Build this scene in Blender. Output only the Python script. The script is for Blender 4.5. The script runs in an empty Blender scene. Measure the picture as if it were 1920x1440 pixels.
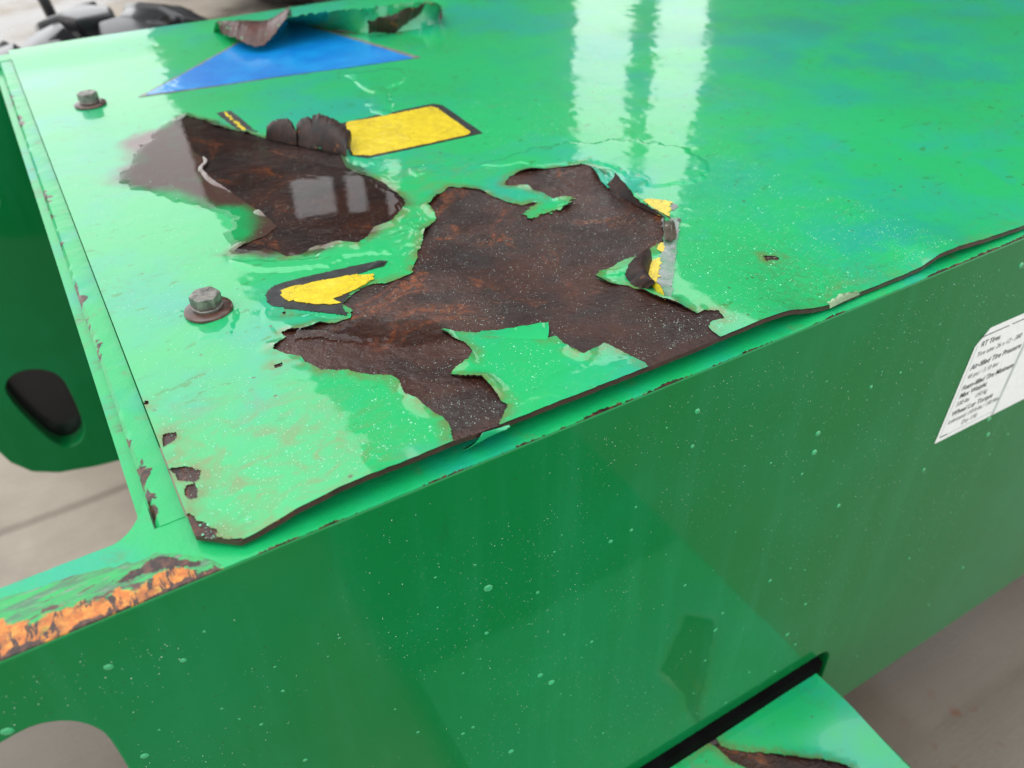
import bpy, bmesh, math, random
import numpy as np
from mathutils import Matrix, Vector

# ------------------------------------------------------------------ camera, sky, light
S = bpy.context.scene
random.seed(7); RNG = np.random.default_rng(7)
F, CX, CY = 1565.0, 960.0, 720.0                       # photograph's focal length / centre in its own pixels
RW = np.array([[0.86073126, -0.32527635, 0.39158268],
               [-0.50870978, -0.52109461, 0.68532821],
               [-0.01886943, -0.78908536, -0.61399368]])   # world = RW @ camera(x right, y down, z forward)
CAM = np.array([-0.009546, -0.244768, 0.256718])       # metres; z = 0 is the top of the chassis frame
GZ = -0.70                                             # ground level

cd = bpy.data.cameras.new('camera'); co = bpy.data.objects.new('camera', cd)
S.collection.objects.link(co); S.camera = co
cd.sensor_width = 36.0; cd.lens = F / 1920.0 * 36.0
cd.clip_start = 0.01; cd.clip_end = 500.0
M = Matrix.Identity(4)
for r in range(3):
    M[r][0] = RW[r, 0]; M[r][1] = -RW[r, 1]; M[r][2] = -RW[r, 2]; M[r][3] = CAM[r]
co.matrix_world = M
cd.dof.use_dof = True; cd.dof.focus_distance = 0.44; cd.dof.aperture_fstop = 9.0

w = bpy.data.worlds.new('World'); S.world = w; w.use_nodes = True
nt = w.node_tree; nt.nodes.clear()
sky = nt.nodes.new('ShaderNodeTexSky'); sky.sky_type = 'NISHITA'; sky.sun_disc = False
SUN_EL, SUN_AZ = 68.0, -95.0                           # azimuth from +Y towards +X
sky.sun_elevation = math.radians(SUN_EL); sky.sun_rotation = math.radians(SUN_AZ)
sky.air_density = 1.0; sky.dust_density = 6.0; sky.ozone_density = 0.6
hs = nt.nodes.new('ShaderNodeHueSaturation'); hs.inputs['Saturation'].default_value = 0.12   # even cloud cover
bg = nt.nodes.new('ShaderNodeBackground'); bg.inputs[1].default_value = 0.15
wo = nt.nodes.new('ShaderNodeOutputWorld')
cl = nt.nodes.new('ShaderNodeMix'); cl.data_type = 'RGBA'; cl.inputs[0].default_value = 0.8; cl.inputs[7].default_value = (8.0, 8.1, 8.2, 1)   # closed white overcast
nt.links.new(sky.outputs[0], hs.inputs['Color']); nt.links.new(hs.outputs[0], cl.inputs[6]); nt.links.new(cl.outputs[2], bg.inputs[0]); nt.links.new(bg.outputs[0], wo.inputs[0])

sl = bpy.data.lights.new('sun', 'SUN'); sl.energy = 0.6; sl.angle = math.radians(60); sl.color = (1.0, 0.98, 0.95)
so = bpy.data.objects.new('sun', sl); S.collection.objects.link(so)
e, a_ = math.radians(SUN_EL), math.radians(SUN_AZ)
so.rotation_euler = Vector((math.sin(a_)*math.cos(e), math.cos(a_)*math.cos(e), math.sin(e))).to_track_quat('Z', 'Y').to_euler()
so.location = (0, 0, 4)

S.view_settings.view_transform = 'Standard'; S.view_settings.look = 'None'
S.view_settings.gamma = 1.0; S.view_settings.use_curve_mapping = False
S.view_settings.exposure = 0.74
S.render.engine = 'CYCLES'
S.render.resolution_x, S.render.resolution_y = 1024, 768
S.cycles.max_bounces = 8; S.cycles.transparent_max_bounces = 12; S.cycles.sample_clamp_indirect = 6

# ------------------------------------------------------------------ pixel -> place
def rays(px):
    px = np.asarray(px, float).reshape(-1, 2)
    d = np.stack([px[:, 0]-CX, px[:, 1]-CY, np.full(len(px), F)], 1)/F
    return d @ RW.T
def at_z(px, z=0.0):
    d = rays(px); t = (np.asarray(z)-CAM[2])/d[:, 2]
    return CAM + d*t[:, None]
def at_y(px, y):
    d = rays(px); t = (y-CAM[1])/d[:, 1]
    return CAM + d*t[:, None]

# ------------------------------------------------------------------ noise (numpy)
def _hash(ix, iy, seed):
    h = (ix.astype(np.int64)*374761393 + iy.astype(np.int64)*668265263 + seed*974634777) & 0x7fffffff
    h = ((h ^ (h >> 13))*1274126177) & 0x7fffffff
    return ((h ^ (h >> 16)) & 0xffff)/65535.0
def vnoise(x, y, seed=0):
    x0, y0 = np.floor(x), np.floor(y); fx, fy = x-x0, y-y0
    fx = fx*fx*(3-2*fx); fy = fy*fy*(3-2*fy)
    x0 = x0.astype(np.int64); y0 = y0.astype(np.int64)
    a = _hash(x0, y0, seed); b = _hash(x0+1, y0, seed); c = _hash(x0, y0+1, seed); d = _hash(x0+1, y0+1, seed)
    return (a*(1-fx)+b*fx)*(1-fy) + (c*(1-fx)+d*fx)*fy - 0.5
def fbm(x, y, freq, octv=3, seed=0):
    s = 0; amp = 1.0
    for o in range(octv):
        s = s + amp*vnoise(x*freq, y*freq, seed+o*17); freq *= 2.1; amp *= 0.5
    return s
def sdf(poly, x, y):
    """signed distance to a polygon, negative inside"""
    p = np.asarray(poly, float); n = len(p)
    shp = x.shape; x = x.ravel(); y = y.ravel()
    d = np.full(x.shape, 1e9); ins = np.zeros(x.shape, bool)
    for i in range(n):
        ax, ay = p[i]; bx, by = p[(i+1) % n]
        ex, ey = bx-ax, by-ay; L = ex*ex+ey*ey+1e-18
        t = np.clip(((x-ax)*ex+(y-ay)*ey)/L, 0, 1)
        d = np.minimum(d, (x-ax-ex*t)**2+(y-ay-ey*t)**2)
        c = ((ay > y) != (by > y))
        if c.any():
            with np.errstate(divide='ignore', invalid='ignore'):
                xi = ax + (y-ay)*ex/(ey if abs(ey) > 1e-12 else 1e-12)
            ins ^= c & (x < xi)
    d = np.sqrt(d)
    return np.where(ins, -d, d).reshape(shp)
def sstep(a, b, x):
    t = np.clip((x-a)/(b-a), 0, 1); return t*t*(3-2*t)

# ------------------------------------------------------------------ object helpers
COL = S.collection
def tag(o, label=None, cat=None, group=None, kind=None):
    if label: o['label'] = label
    if cat: o['category'] = cat
    if group: o['group'] = group
    if kind: o['kind'] = kind
    return o
def empty(name, loc):
    o = bpy.data.objects.new(name, None); COL.objects.link(o); o.location = loc; o.empty_display_size = 0.05
    o.matrix_world = Matrix.Translation(loc); return o
WM = {}
def put(name, me, mats, parent=None):
    o = bpy.data.objects.new(name, me); COL.objects.link(o)
    for m in (mats if isinstance(mats, (list, tuple)) else [mats]):
        if len(me.materials) < 8: me.materials.append(m)
    if parent is not None:
        o.parent = parent
        inv = Matrix.Identity(4); p = parent
        while p is not None:
            inv = Matrix.Translation(-p.location) if p.type == 'EMPTY' else Matrix.Identity(4)
            if p.type == 'EMPTY': break
            p = None
        o.matrix_parent_inverse = inv
    return o
def mesh(name, V, Fc, smooth=True, attrs=None, matidx=None):
    me = bpy.data.meshes.new(name)
    V = np.asarray(V, np.float32)
    if isinstance(Fc, np.ndarray):
        k = Fc.shape[1]; nf = len(Fc)
        me.vertices.add(len(V)); me.vertices.foreach_set('co', V.ravel())
        me.loops.add(nf*k); me.loops.foreach_set('vertex_index', Fc.ravel().astype(np.int32))
        me.polygons.add(nf); me.polygons.foreach_set('loop_start', np.arange(0, nf*k, k, dtype=np.int32))
        me.update(calc_edges=True); me.validate()
    else:
        me.from_pydata([tuple(map(float, v)) for v in V], [], [tuple(int(i) for i in f) for f in Fc]); me.update()
    if smooth: me.polygons.foreach_set('use_smooth', np.ones(len(me.polygons), bool))
    if matidx is not None: me.polygons.foreach_set('material_index', np.asarray(matidx, np.int32))
    for k, v in (attrs or {}).items():
        at = me.attributes.new(k, 'FLOAT', 'POINT'); at.data.foreach_set('value', np.asarray(v, np.float32).ravel())
    return me
def from_bm(name, bm, smooth=False, angle=None):
    me = bpy.data.meshes.new(name); bm.normal_update()
    bmesh.ops.recalc_face_normals(bm, faces=bm.faces[:])
    bm.to_mesh(me); bm.free()
    if smooth:
        me.polygons.foreach_set('use_smooth', np.ones(len(me.polygons), bool))
        if angle: me.set_sharp_from_angle(angle=math.radians(angle))
    return me
def plate_xz(name, outer, holes, y0, y1, bevel=0.001):
    """a plate standing in the XZ plane, from y0 (front) to y1, with real holes"""
    cu = bpy.data.curves.new(name+'_c', 'CURVE'); cu.dimensions = '2D'; cu.fill_mode = 'BOTH'
    for pts in [outer]+holes:
        sp = cu.splines.new('POLY'); sp.points.add(len(pts)-1); sp.use_cyclic_u = True
        for p, q in zip(sp.points, pts): p.co = (q[0], q[1], 0, 1)
    cu.extrude = abs(y1-y0)/2 - bevel; cu.bevel_depth = bevel; cu.bevel_resolution = 1; cu.offset = -bevel
    t = bpy.data.objects.new('tmp', cu); COL.objects.link(t)
    dg = bpy.context.evaluated_depsgraph_get(); dg.update()
    me = bpy.data.meshes.new_from_object(t.evaluated_get(dg)); me.name = name
    bpy.data.objects.remove(t); bpy.data.curves.remove(cu)
    # curve (x, y, z) -> world (x, ymid - z, y)
    me.transform(Matrix(((1, 0, 0, 0), (0, 0, -1, (y0+y1)/2), (0, 1, 0, 0), (0, 0, 0, 1))))
    me.materials.clear(); return me
def soft(p, n=2):
    for _ in range(n):
        q = []
        for a, b in zip(p, p[1:]+p[:1]): q += [(.75*a[0]+.25*b[0], .75*a[1]+.25*b[1]), (.25*a[0]+.75*b[0], .25*a[1]+.75*b[1])]
        p = q
    return p
def rrect(cx, cz, w_, h_, r, n=8, rot=0.0):
    out = []
    for (sx, sz, a0) in ((1, 1, 0), (-1, 1, 90), (-1, -1, 180), (1, -1, 270)):
        for k in range(n+1):
            a = math.radians(a0+90*k/n)
            out.append(((w_/2-r)*sx+r*math.cos(a), (h_/2-r)*sz+r*math.sin(a)))
    c, s = math.cos(rot), math.sin(rot)
    return [(cx+x*c-z*s, cz+x*s+z*c) for x, z in out]

# ------------------------------------------------------------------ materials
class N:
    def __init__(s, name):
        s.m = bpy.data.materials.new(name); s.m.use_nodes = True; s.t = s.m.node_tree; s.t.nodes.clear()
        s.out = s.n('ShaderNodeOutputMaterial'); s.co = s.n('ShaderNodeTexCoord').outputs['Object']
    def n(s, ty, **kw):
        x = s.t.nodes.new(ty)
        for k, v in kw.items(): setattr(x, k, v)
        return x
    def set(s, sock, v):
        if isinstance(v, bpy.types.NodeSocket): s.t.links.new(v, sock)
        elif isinstance(v, (tuple, list)) and sock.type == 'RGBA' and len(v) == 3: sock.default_value = (*v, 1)
        else: sock.default_value = v
    def mapp(s, scale=(1, 1, 1), loc=(0, 0, 0), rot=(0, 0, 0), vec=None):
        x = s.n('ShaderNodeMapping'); s.set(x.inputs[0], vec or s.co)
        x.inputs['Scale'].default_value = scale; x.inputs['Location'].default_value = loc; x.inputs['Rotation'].default_value = rot
        return x.outputs[0]
    def noise(s, scale, detail=4, rough=.55, dist=0, vec=None):
        x = s.n('ShaderNodeTexNoise'); s.set(x.inputs['Vector'], vec or s.co)
        x.inputs['Scale'].default_value = scale; x.inputs['Detail'].default_value = detail
        x.inputs['Roughness'].default_value = rough; x.inputs['Distortion'].default_value = dist
        return x.outputs['Fac']
    def voro(s, scale, vec=None, feature='F1', rand=1.0):
        x = s.n('ShaderNodeTexVoronoi', feature=feature); s.set(x.inputs['Vector'], vec or s.co)
        x.inputs['Scale'].default_value = scale; x.inputs['Randomness'].default_value = rand
        return x
    def ramp(s, fac, lo, hi, a=0.0, b=1.0, smooth=True):
        x = s.n('ShaderNodeMapRange', interpolation_type='SMOOTHSTEP' if smooth else 'LINEAR')
        s.set(x.inputs[0], fac); x.inputs[1].default_value = lo; x.inputs[2].default_value = hi
        x.inputs[3].default_value = a; x.inputs[4].default_value = b; return x.outputs[0]
    def math(s, op, a, b=0.0):
        x = s.n('ShaderNodeMath', operation=op); s.set(x.inputs[0], a); s.set(x.inputs[1], b); return x.outputs[0]
    def mix(s, f, a, b, mode='MIX'):
        x = s.n('ShaderNodeMix', data_type='RGBA', blend_type=mode)
        s.set(x.inputs[0], f); s.set(x.inputs[6], a); s.set(x.inputs[7], b); return x.outputs[2]
    def attr(s, name):
        x = s.n('ShaderNodeAttribute'); x.attribute_name = name; return x.outputs['Fac']
    def bump(s, h, strength=.5, dist=.001, normal=None):
        x = s.n('ShaderNodeBump'); x.inputs['Strength'].default_value = strength; x.inputs['Distance'].default_value = dist
        s.set(x.inputs['Height'], h)
        if normal: s.set(x.inputs['Normal'], normal)
        return x.outputs[0]
    def bsdf(s, color, rough=.5, metal=0.0, normal=None, coat=0.0, coat_rough=.03, coat_ior=1.4, coat_normal=None, spec=.5):
        p = s.n('ShaderNodeBsdfPrincipled')
        s.set(p.inputs['Base Color'], color); s.set(p.inputs['Roughness'], rough); s.set(p.inputs['Metallic'], metal)
        s.set(p.inputs['Coat Weight'], coat); s.set(p.inputs['Coat Roughness'], coat_rough); s.set(p.inputs['Coat IOR'], coat_ior)
        s.set(p.inputs['Specular IOR Level'], spec)
        if normal: s.set(p.inputs['Normal'], normal)
        if coat_normal: s.set(p.inputs['Coat Normal'], coat_normal)
        s.t.links.new(p.outputs[0], s.out.inputs[0]); return p

GREEN = (.003, .345, .098); TEAL = (.004, .30, .19); DEEP = (.004, .20, .055); SHADE_GREEN = (.001, .145, .032)  # side green is the top's paint, darkened for shade on upright faces
RUST_D = (.013, .0040, .0026); RUST_M = (.036, .0095, .0048); RUST_O = (.24, .058, .008)

def beads(g, scale, keep, vec=None, size=.32):
    """height of rain beads: a dome in some of the cells"""
    v = g.voro(scale, vec)
    d = g.ramp(v.outputs['Distance'], size, 0.0)
    sep = g.n('ShaderNodeSeparateColor'); g.set(sep.inputs[0], v.outputs['Color'])
    return g.math('MULTIPLY', d, g.ramp(sep.outputs[0], 1-keep, 1-keep+.12))

def mat_top_paint():
    g = N('wet_green_paint_top')
    ed = g.attr('edge'); st = g.attr('stain')
    n1 = g.noise(7, 5, .6); n2 = g.noise(22, 4, .6, .6)
    c = g.mix(g.ramp(n1, .46, .66), GREEN, TEAL)
    c = g.mix(g.ramp(n2, .56, .74, 0, .5), c, (.004, .30, .18))
    fl = g.math('MULTIPLY', g.ramp(g.noise(135, 3, .6, .3, vec=g.mapp((.5, 1, 1), rot=(0, 0, -.3))), .63, .68), g.ramp(g.noise(6, 3), .42, .56)); c = g.mix(g.math('MULTIPLY', fl, .85), c, (.010, .20, .04))
    c = g.mix(g.ramp(g.noise(70, 4, .7, vec=g.mapp((.45, 1, 1))), .60, .72, 0, .35), c, DEEP)
    c = g.mix(g.math('MULTIPLY', g.attr('fade_reflect'), g.ramp(g.noise(16, 5, .65), .36, .62)), c, (.003, .265, .175))  # teal patches: faded paint plus a bluish reflection put into the colour
    # yellow-brown bleed round the bare patches, and a wider stain where it has run
    halo = g.math('MULTIPLY', g.ramp(ed, .009, .0), g.ramp(g.noise(120, 5, .7), .32, .62))
    c = g.mix(g.math('MULTIPLY', halo, .75), c, (.11, .115, .018))
    wide = g.math('MULTIPLY', st, g.ramp(g.noise(48, 5, .65, 1.2, vec=g.mapp((1, 1.6, 1), rot=(0, 0, .5))), .40, .72))
    c = g.mix(g.math('MULTIPLY', wide, .65), c, (.16, .13, .04))
    c = g.mix(g.math('MULTIPLY', g.attr('film'), g.ramp(g.noise(90, 5, .7), .15, .5, .55, 1)), c, (.075, .034, .026))
    # grime
    gm = g.math('MULTIPLY', g.ramp(g.noise(5, 6, .7, .8), .48, .68), g.ramp(g.noise(210, 5, .75), .42, .66)); c = g.mix(g.math('MULTIPLY', gm, .45), c, (.055, .115, .030))
    sm = g.ramp(g.noise(30, 6, .72, 1.5, vec=g.mapp((1, 2.6, 1), rot=(0, 0, .35))), .57, .72); c = g.mix(g.math('MULTIPLY', sm, .30), c, (.10, .20, .07))
    # rust freckles
    v = g.voro(230); sep = g.n('ShaderNodeSeparateColor'); g.set(sep.inputs[0], v.outputs['Color'])
    fr = g.math('MULTIPLY', g.ramp(v.outputs['Distance'], .32, .18), g.ramp(sep.outputs[0], .965, .975))
    fr = g.math('MULTIPLY', fr, g.ramp(g.noise(30), .4, .55))
    c = g.mix(g.math('MULTIPLY', fr, .8), c, (.06, .035, .012))
    b1 = beads(g, 620, .35); b2 = beads(g, 1500, .35)
    wetn = g.ramp(g.noise(11, 4, .6, .5), .42, .58)           # smooth film here, beads there
    hb = g.math('ADD', g.math('MULTIPLY', b1, .5), g.math('MULTIPLY', b2, .3))
    hb = g.math('MULTIPLY', hb, g.math('MULTIPLY', g.attr('bead'), g.math('ADD', g.math('MULTIPLY', wetn, .8), .2)))
    film = g.noise(620, 4, .65, vec=g.mapp((.5, 1, 1)))
    h = g.math('ADD', hb, g.math('MULTIPLY', film, .045))
    cn = g.bump(h, .5, .00040)
    pb = g.bump(g.noise(500, 3), .12, .0004)
    g.bsdf(c, .45, 0, pb, 1.0, g.ramp(g.noise(13, 5, .65, .5), .40, .68, .015, .11), 1.58, cn, .30); return g.m
def mat_front_paint():
    g = N('wet_green_paint_shade_side')
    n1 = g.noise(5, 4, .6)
    c = g.mix(g.ramp(n1, .45, .75), SHADE_GREEN, (.002, .170, .052))
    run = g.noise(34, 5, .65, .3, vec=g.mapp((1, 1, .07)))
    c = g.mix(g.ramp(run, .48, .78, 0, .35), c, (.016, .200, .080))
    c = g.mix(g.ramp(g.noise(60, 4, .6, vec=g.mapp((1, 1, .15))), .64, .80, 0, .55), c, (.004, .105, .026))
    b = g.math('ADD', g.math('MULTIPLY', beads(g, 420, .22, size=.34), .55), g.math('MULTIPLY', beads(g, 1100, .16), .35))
    cn = g.bump(g.math('ADD', b, g.math('MULTIPLY', run, .10)), .6, .0006)
    v = g.voro(330); sep = g.n('ShaderNodeSeparateColor'); g.set(sep.inputs[0], v.outputs['Color'])
    fr = g.math('MULTIPLY', g.ramp(v.outputs['Distance'], .25, .12), g.ramp(sep.outputs[1], .985, .99))
    c = g.mix(g.math('MULTIPLY', fr, .5), c, (.02, .07, .02))
    g.bsdf(c, .45, 0, g.bump(g.noise(350, 3), .15, .0004), .9, .06, 1.33, cn, .08); return g.m
def mat_rail():
    """frame paint, worn through along attribute 'rust' (metres inside the worn zone) and 'orange'"""
    g = N('worn_green_frame_paint')
    r = g.attr('rust'); o = g.attr('orange'); sc = g.attr('scrape')
    c = g.mix(g.ramp(g.noise(14, 4), .45, .7), GREEN, TEAL)
    dirt = g.math('MULTIPLY', g.ramp(g.noise(60, 5, .7), .55, .75), .55)
    c = g.mix(dirt, c, (.10, .13, .035))
    # scraped paint: streaks along the frame
    stv = g.mapp((.16, 1, 1)); s1 = g.noise(260, 5, .7, .8, vec=stv); s2 = g.noise(620, 4, .7, .4, vec=stv)
    cs = g.mix(g.ramp(s1, .42, .60), (.010, .33, .075), (.045, .16, .075))
    cs = g.mix(g.ramp(s2, .55, .68), cs, (.16, .20, .15))
    cs = g.mix(g.ramp(g.noise(110, 5, .7, 1.0, vec=g.mapp((.35, 1, 1))), .56, .61), cs, (.075, .035, .028))
    c = g.mix(g.ramp(sc, -.0004, .0006), c, cs)
    # orange rust with dark cross bars
    bars = g.noise(210, 5, .7, .4, vec=g.mapp((1, .30, 1)))
    co_ = g.mix(g.ramp(g.noise(240, 5, .65), .35, .7), (.44, .11, .008), (.58, .23, .025))
    co_ = g.mix(g.ramp(g.noise(90, 4, .6, .5), .60, .70), co_, (.34, .24, .02))
    co_ = g.mix(g.ramp(g.noise(75, 5, .7), .46, .66, 0, .85), co_, (.17, .05, .010))
    co_ = g.mix(g.ramp(g.noise(380, 4, .7), .60, .70, 0, .6), co_, (.62, .42, .05))
    co_ = g.mix(g.ramp(bars, .535, .565), co_, (.030, .012, .008))
    c = g.mix(g.ramp(g.math('ADD', o, g.math('MULTIPLY', g.math('SUBTRACT', g.noise(330, 5, .75, vec=g.mapp((.5, 1, 1))), .5), .014)), .0, .0008), c, co_)
    cd_ = g.mix(g.ramp(g.noise(300, 4), .4, .7), RUST_D, (.10, .035, .02))
    c = g.mix(g.ramp(g.math('ADD', r, g.math('MULTIPLY', g.math('SUBTRACT', g.noise(420, 4, .7), .5), .005)), .0, .0005), c, cd_)
    cn = g.bump(g.math('ADD', g.math('MULTIPLY', beads(g, 700, .35), .5), g.math('MULTIPLY', g.noise(500, 4, .7), .25)), .6, .0005)
    g.bsdf(c, .45, 0, g.bump(g.math('ADD', g.noise(420, 5, .7), g.math('MULTIPLY', s2, g.ramp(sc, 0, .001))), .45, .0008), .85, .07, 1.38, cn, .3); return g.m
def mat_rust(name='wet_rust', wet=1.0, grain=1.0):
    g = N(name)
    wv = g.n('ShaderNodeVectorMath', operation='ADD'); g.set(wv.inputs[0], g.co)
    nz = g.n('ShaderNodeTexNoise'); g.set(nz.inputs['Vector'], g.co); nz.inputs['Scale'].default_value = 9; nz.inputs['Detail'].default_value = 3
    sc = g.n('ShaderNodeVectorMath', operation='SCALE'); g.set(sc.inputs[0], nz.outputs['Color']); sc.inputs['Scale'].default_value = .09
    g.set(wv.inputs[1], sc.outputs[0]); vec = wv.outputs[0]
    c = g.mix(g.ramp(g.noise(26, 5, .6, vec=vec), .38, .64), RUST_D, RUST_M)
    c = g.mix(g.ramp(g.noise(34, 5, .65, .8, vec=vec), .56, .74, 0, .55), c, (.014, .014, .015))
    og = g.math('MULTIPLY', g.ramp(g.noise(17, 5, .62, 1.4, vec=vec), .55, .68), g.ramp(g.noise(260, 4, .7), .36, .62))
    c = g.mix(g.math('MULTIPLY', og, .6), c, RUST_O)
    c = g.mix(g.math('MULTIPLY', g.ramp(g.noise(900, 3, .7), .60, .72), .35), c, (.17, .065, .03))
    gr = g.math('ADD', g.noise(330, 5, .68), g.math('MULTIPLY', g.noise(190, 3, .6, 1.0, vec=g.mapp((.7, 1, 1), rot=(0, 0, .6))), .9)); b = beads(g, 420, .22, size=.30); b2 = beads(g, 900, .3)
    pool = g.ramp(g.noise(14, 3, .5), .42, .60, .35, 1.15)
    h = g.math('ADD', g.math('MULTIPLY', g.math('MULTIPLY', gr, pool), 1.3*grain), g.math('MULTIPLY', g.math('ADD', b, b2), .42))
    cn = g.bump(h, .9, .0011)
    g.bsdf(c, .55, 0, g.bump(gr, .6, .0012), wet, .03, 1.40, cn, .15); return g.m
def mat_underside():
    g = N('rusty_paint_underside')
    n = g.noise(120, 5, .65); c = g.mix(g.ramp(n, .35, .62), (.006, .0035, .003), (.024, .010, .0065))
    c = g.mix(g.ramp(g.noise(75, 5, .7, 1.0), .60, .72, 0, .7), c, (.24, .085, .02))
    g.bsdf(c, .5, 0, g.bump(g.noise(500, 5, .7), .6, .0007), .15, .25, 1.4, None, .25); return g.m
def mat_simple(name, col, rough=.4, coat=0.0, var=.25, scale=40, metal=0.0, bump=.15, coat_rough=.05, bscale=300, coat_ior=1.42, spec=.4):
    g = N(name); n = g.noise(scale, 5, .65)
    c = g.mix(g.ramp(n, .3, .75), tuple(x*(1-var) for x in col), tuple(min(1, x*(1+var)) for x in col))
    cn = g.bump(g.noise(bscale, 4, .6), bump, .0006)
    g.bsdf(c, rough, metal, cn, coat, coat_rough, coat_ior, None, spec); return g.m
def mat_yellow():
    g = N('yellow_vinyl')
    c = g.mix(g.ramp(g.noise(160, 5, .7), .35, .7), (.50, .37, .005), (.64, .51, .012))
    cr = g.voro(300, vec=g.mapp((1, 1, 1)), feature='DISTANCE_TO_EDGE'); k = g.ramp(cr.outputs['Distance'], .045, .02)
    c = g.mix(g.math('MULTIPLY', k, g.ramp(g.noise(40, 3), .4, .6, .05, .7)), c, (.16, .13, .01))
    c = g.mix(g.ramp(g.noise(30, 5, .7), .52, .75, 0, .5), c, (.34, .22, .012))
    c = g.mix(g.ramp(g.noise(420, 4, .7), .60, .70, 0, .5), c, (.45, .28, .01))
    g.bsdf(c, .4, 0, g.bump(k, .3, -.0004), .7, .09, 1.4, g.bump(g.noise(260, 3), .25, .0005), .4); return g.m
def mat_blue():
    g = N('blue_vinyl')
    c = g.mix(g.ramp(g.noise(24, 5, .65), .35, .7), (.002, .155, .52), (.003, .23, .58))
    c = g.mix(g.ramp(g.noise(140, 4, .7, 1.5, vec=g.mapp((1, 3, 1), rot=(0, 0, .8))), .68, .74, 0, .6), c, (.02, .30, .16))
    g.bsdf(c, .35, 0, None, 1.0, .05, 1.42, g.bump(g.noise(60, 4, .6, .6), .35, .0012), .4); return g.m
def mat_water():
    g = N('rain_water')
    fr = g.n('ShaderNodeFresnel'); fr.inputs[0].default_value = 1.36
    nb = g.bump(g.noise(45, 2, .5), .05, .001); g.set(fr.inputs['Normal'], nb)
    tr = g.n('ShaderNodeBsdfTransparent'); tr.inputs[0].default_value = (.99, .99, .99, 1)
    gl = g.n('ShaderNodeBsdfGlossy'); gl.inputs['Roughness'].default_value = .012; g.set(gl.inputs['Normal'], nb)
    mx = g.n('ShaderNodeMixShader'); g.set(mx.inputs[0], fr.outputs[0])
    g.t.links.new(tr.outputs[0], mx.inputs[1]); g.t.links.new(gl.outputs[0], mx.inputs[2]); g.t.links.new(mx.outputs[0], g.out.inputs[0])
    return g.m
def mat_drop():
    g = N('rain_drop'); gl = g.n('ShaderNodeBsdfGlass'); gl.inputs['Roughness'].default_value = 0.0; gl.inputs['IOR'].default_value = 1.33
    g.t.links.new(gl.outputs[0], g.out.inputs[0]); return g.m
def mat_film():
    g = N('clear_decal_film')
    p = g.bsdf((.20, .23, .22), .18, 0, g.bump(g.noise(300, 4), .4, .0006), .6, .1, 1.45, None, .5)
    tr = g.n('ShaderNodeBsdfTransparent'); mx = g.n('ShaderNodeMixShader'); g.set(mx.inputs[0], g.ramp(g.noise(110, 4, .6), .3, .75, .35, .95))
    g.t.links.new(tr.outputs[0], mx.inputs[1]); g.t.links.new(p.outputs[0], mx.inputs[2]); g.t.links.new(mx.outputs[0], g.out.inputs[0]); return g.m
def mat_concrete():
    g = N('wet_concrete')
    c = g.mix(g.ramp(g.noise(3, 6, .65), .3, .7), (.24, .205, .163), (.34, .295, .24))
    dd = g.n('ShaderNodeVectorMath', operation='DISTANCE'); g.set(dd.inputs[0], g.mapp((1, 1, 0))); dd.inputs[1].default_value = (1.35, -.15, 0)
    wet = g.math('MAXIMUM', g.ramp(g.noise(.9, 5, .6, .4), .42, .56), g.ramp(g.math('ADD', dd.outputs['Value'], g.math('MULTIPLY', g.noise(3, 4), .6)), 1.45, 1.15))  # radial part darkens the wet slab for the machine's shade and reflection
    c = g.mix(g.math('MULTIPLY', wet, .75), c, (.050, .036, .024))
    c = g.mix(g.ramp(g.noise(160, 4, .7), .55, .75, 0, .35), c, (.13, .11, .09))
    br = g.noise(9, 3, .5, vec=g.mapp((1, 22, 1), rot=(0, 0, .25)))
    c = g.mix(g.ramp(br, .45, .7, 0, .12), c, (.14, .115, .09))
    sx_ = g.n('ShaderNodeSeparateXYZ'); g.set(sx_.inputs[0], g.co)
    jn = g.math('ABSOLUTE', g.math('SUBTRACT', g.math('ADD', sx_.outputs[1], g.math('MULTIPLY', g.noise(6, 3), .02)), .93))
    c = g.mix(g.ramp(jn, .014, .002, 0, .45), c, (.06, .04, .025))
    # rust drips on the slab beside the outrigger
    d = g.n('ShaderNodeVectorMath', operation='DISTANCE'); g.set(d.inputs[0], g.mapp((1, 1, 0))); d.inputs[1].default_value = (.78, -.10, 0)
    v = g.voro(34); sep = g.n('ShaderNodeSeparateColor'); g.set(sep.inputs[0], v.outputs['Color'])
    sp = g.math('MULTIPLY', g.ramp(v.outputs['Distance'], .34, .12), g.ramp(sep.outputs[0], .35, .45))
    sp = g.math('MULTIPLY', sp, g.ramp(d.outputs['Value'], .20, .05)); sp = g.math('MULTIPLY', sp, g.ramp(g.noise(22, 2), .45, .55))
    c = g.mix(g.math('MULTIPLY', sp, .8), c, (.11, .035, .012))
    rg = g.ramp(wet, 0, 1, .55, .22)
    g.bsdf(c, rg, 0, g.bump(g.math('ADD', g.noise(220, 5, .7), g.math('MULTIPLY', br, .4)), .25, .002), g.math('MULTIPLY', wet, .6), .12, 1.33, None, .4); return g.m

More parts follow.
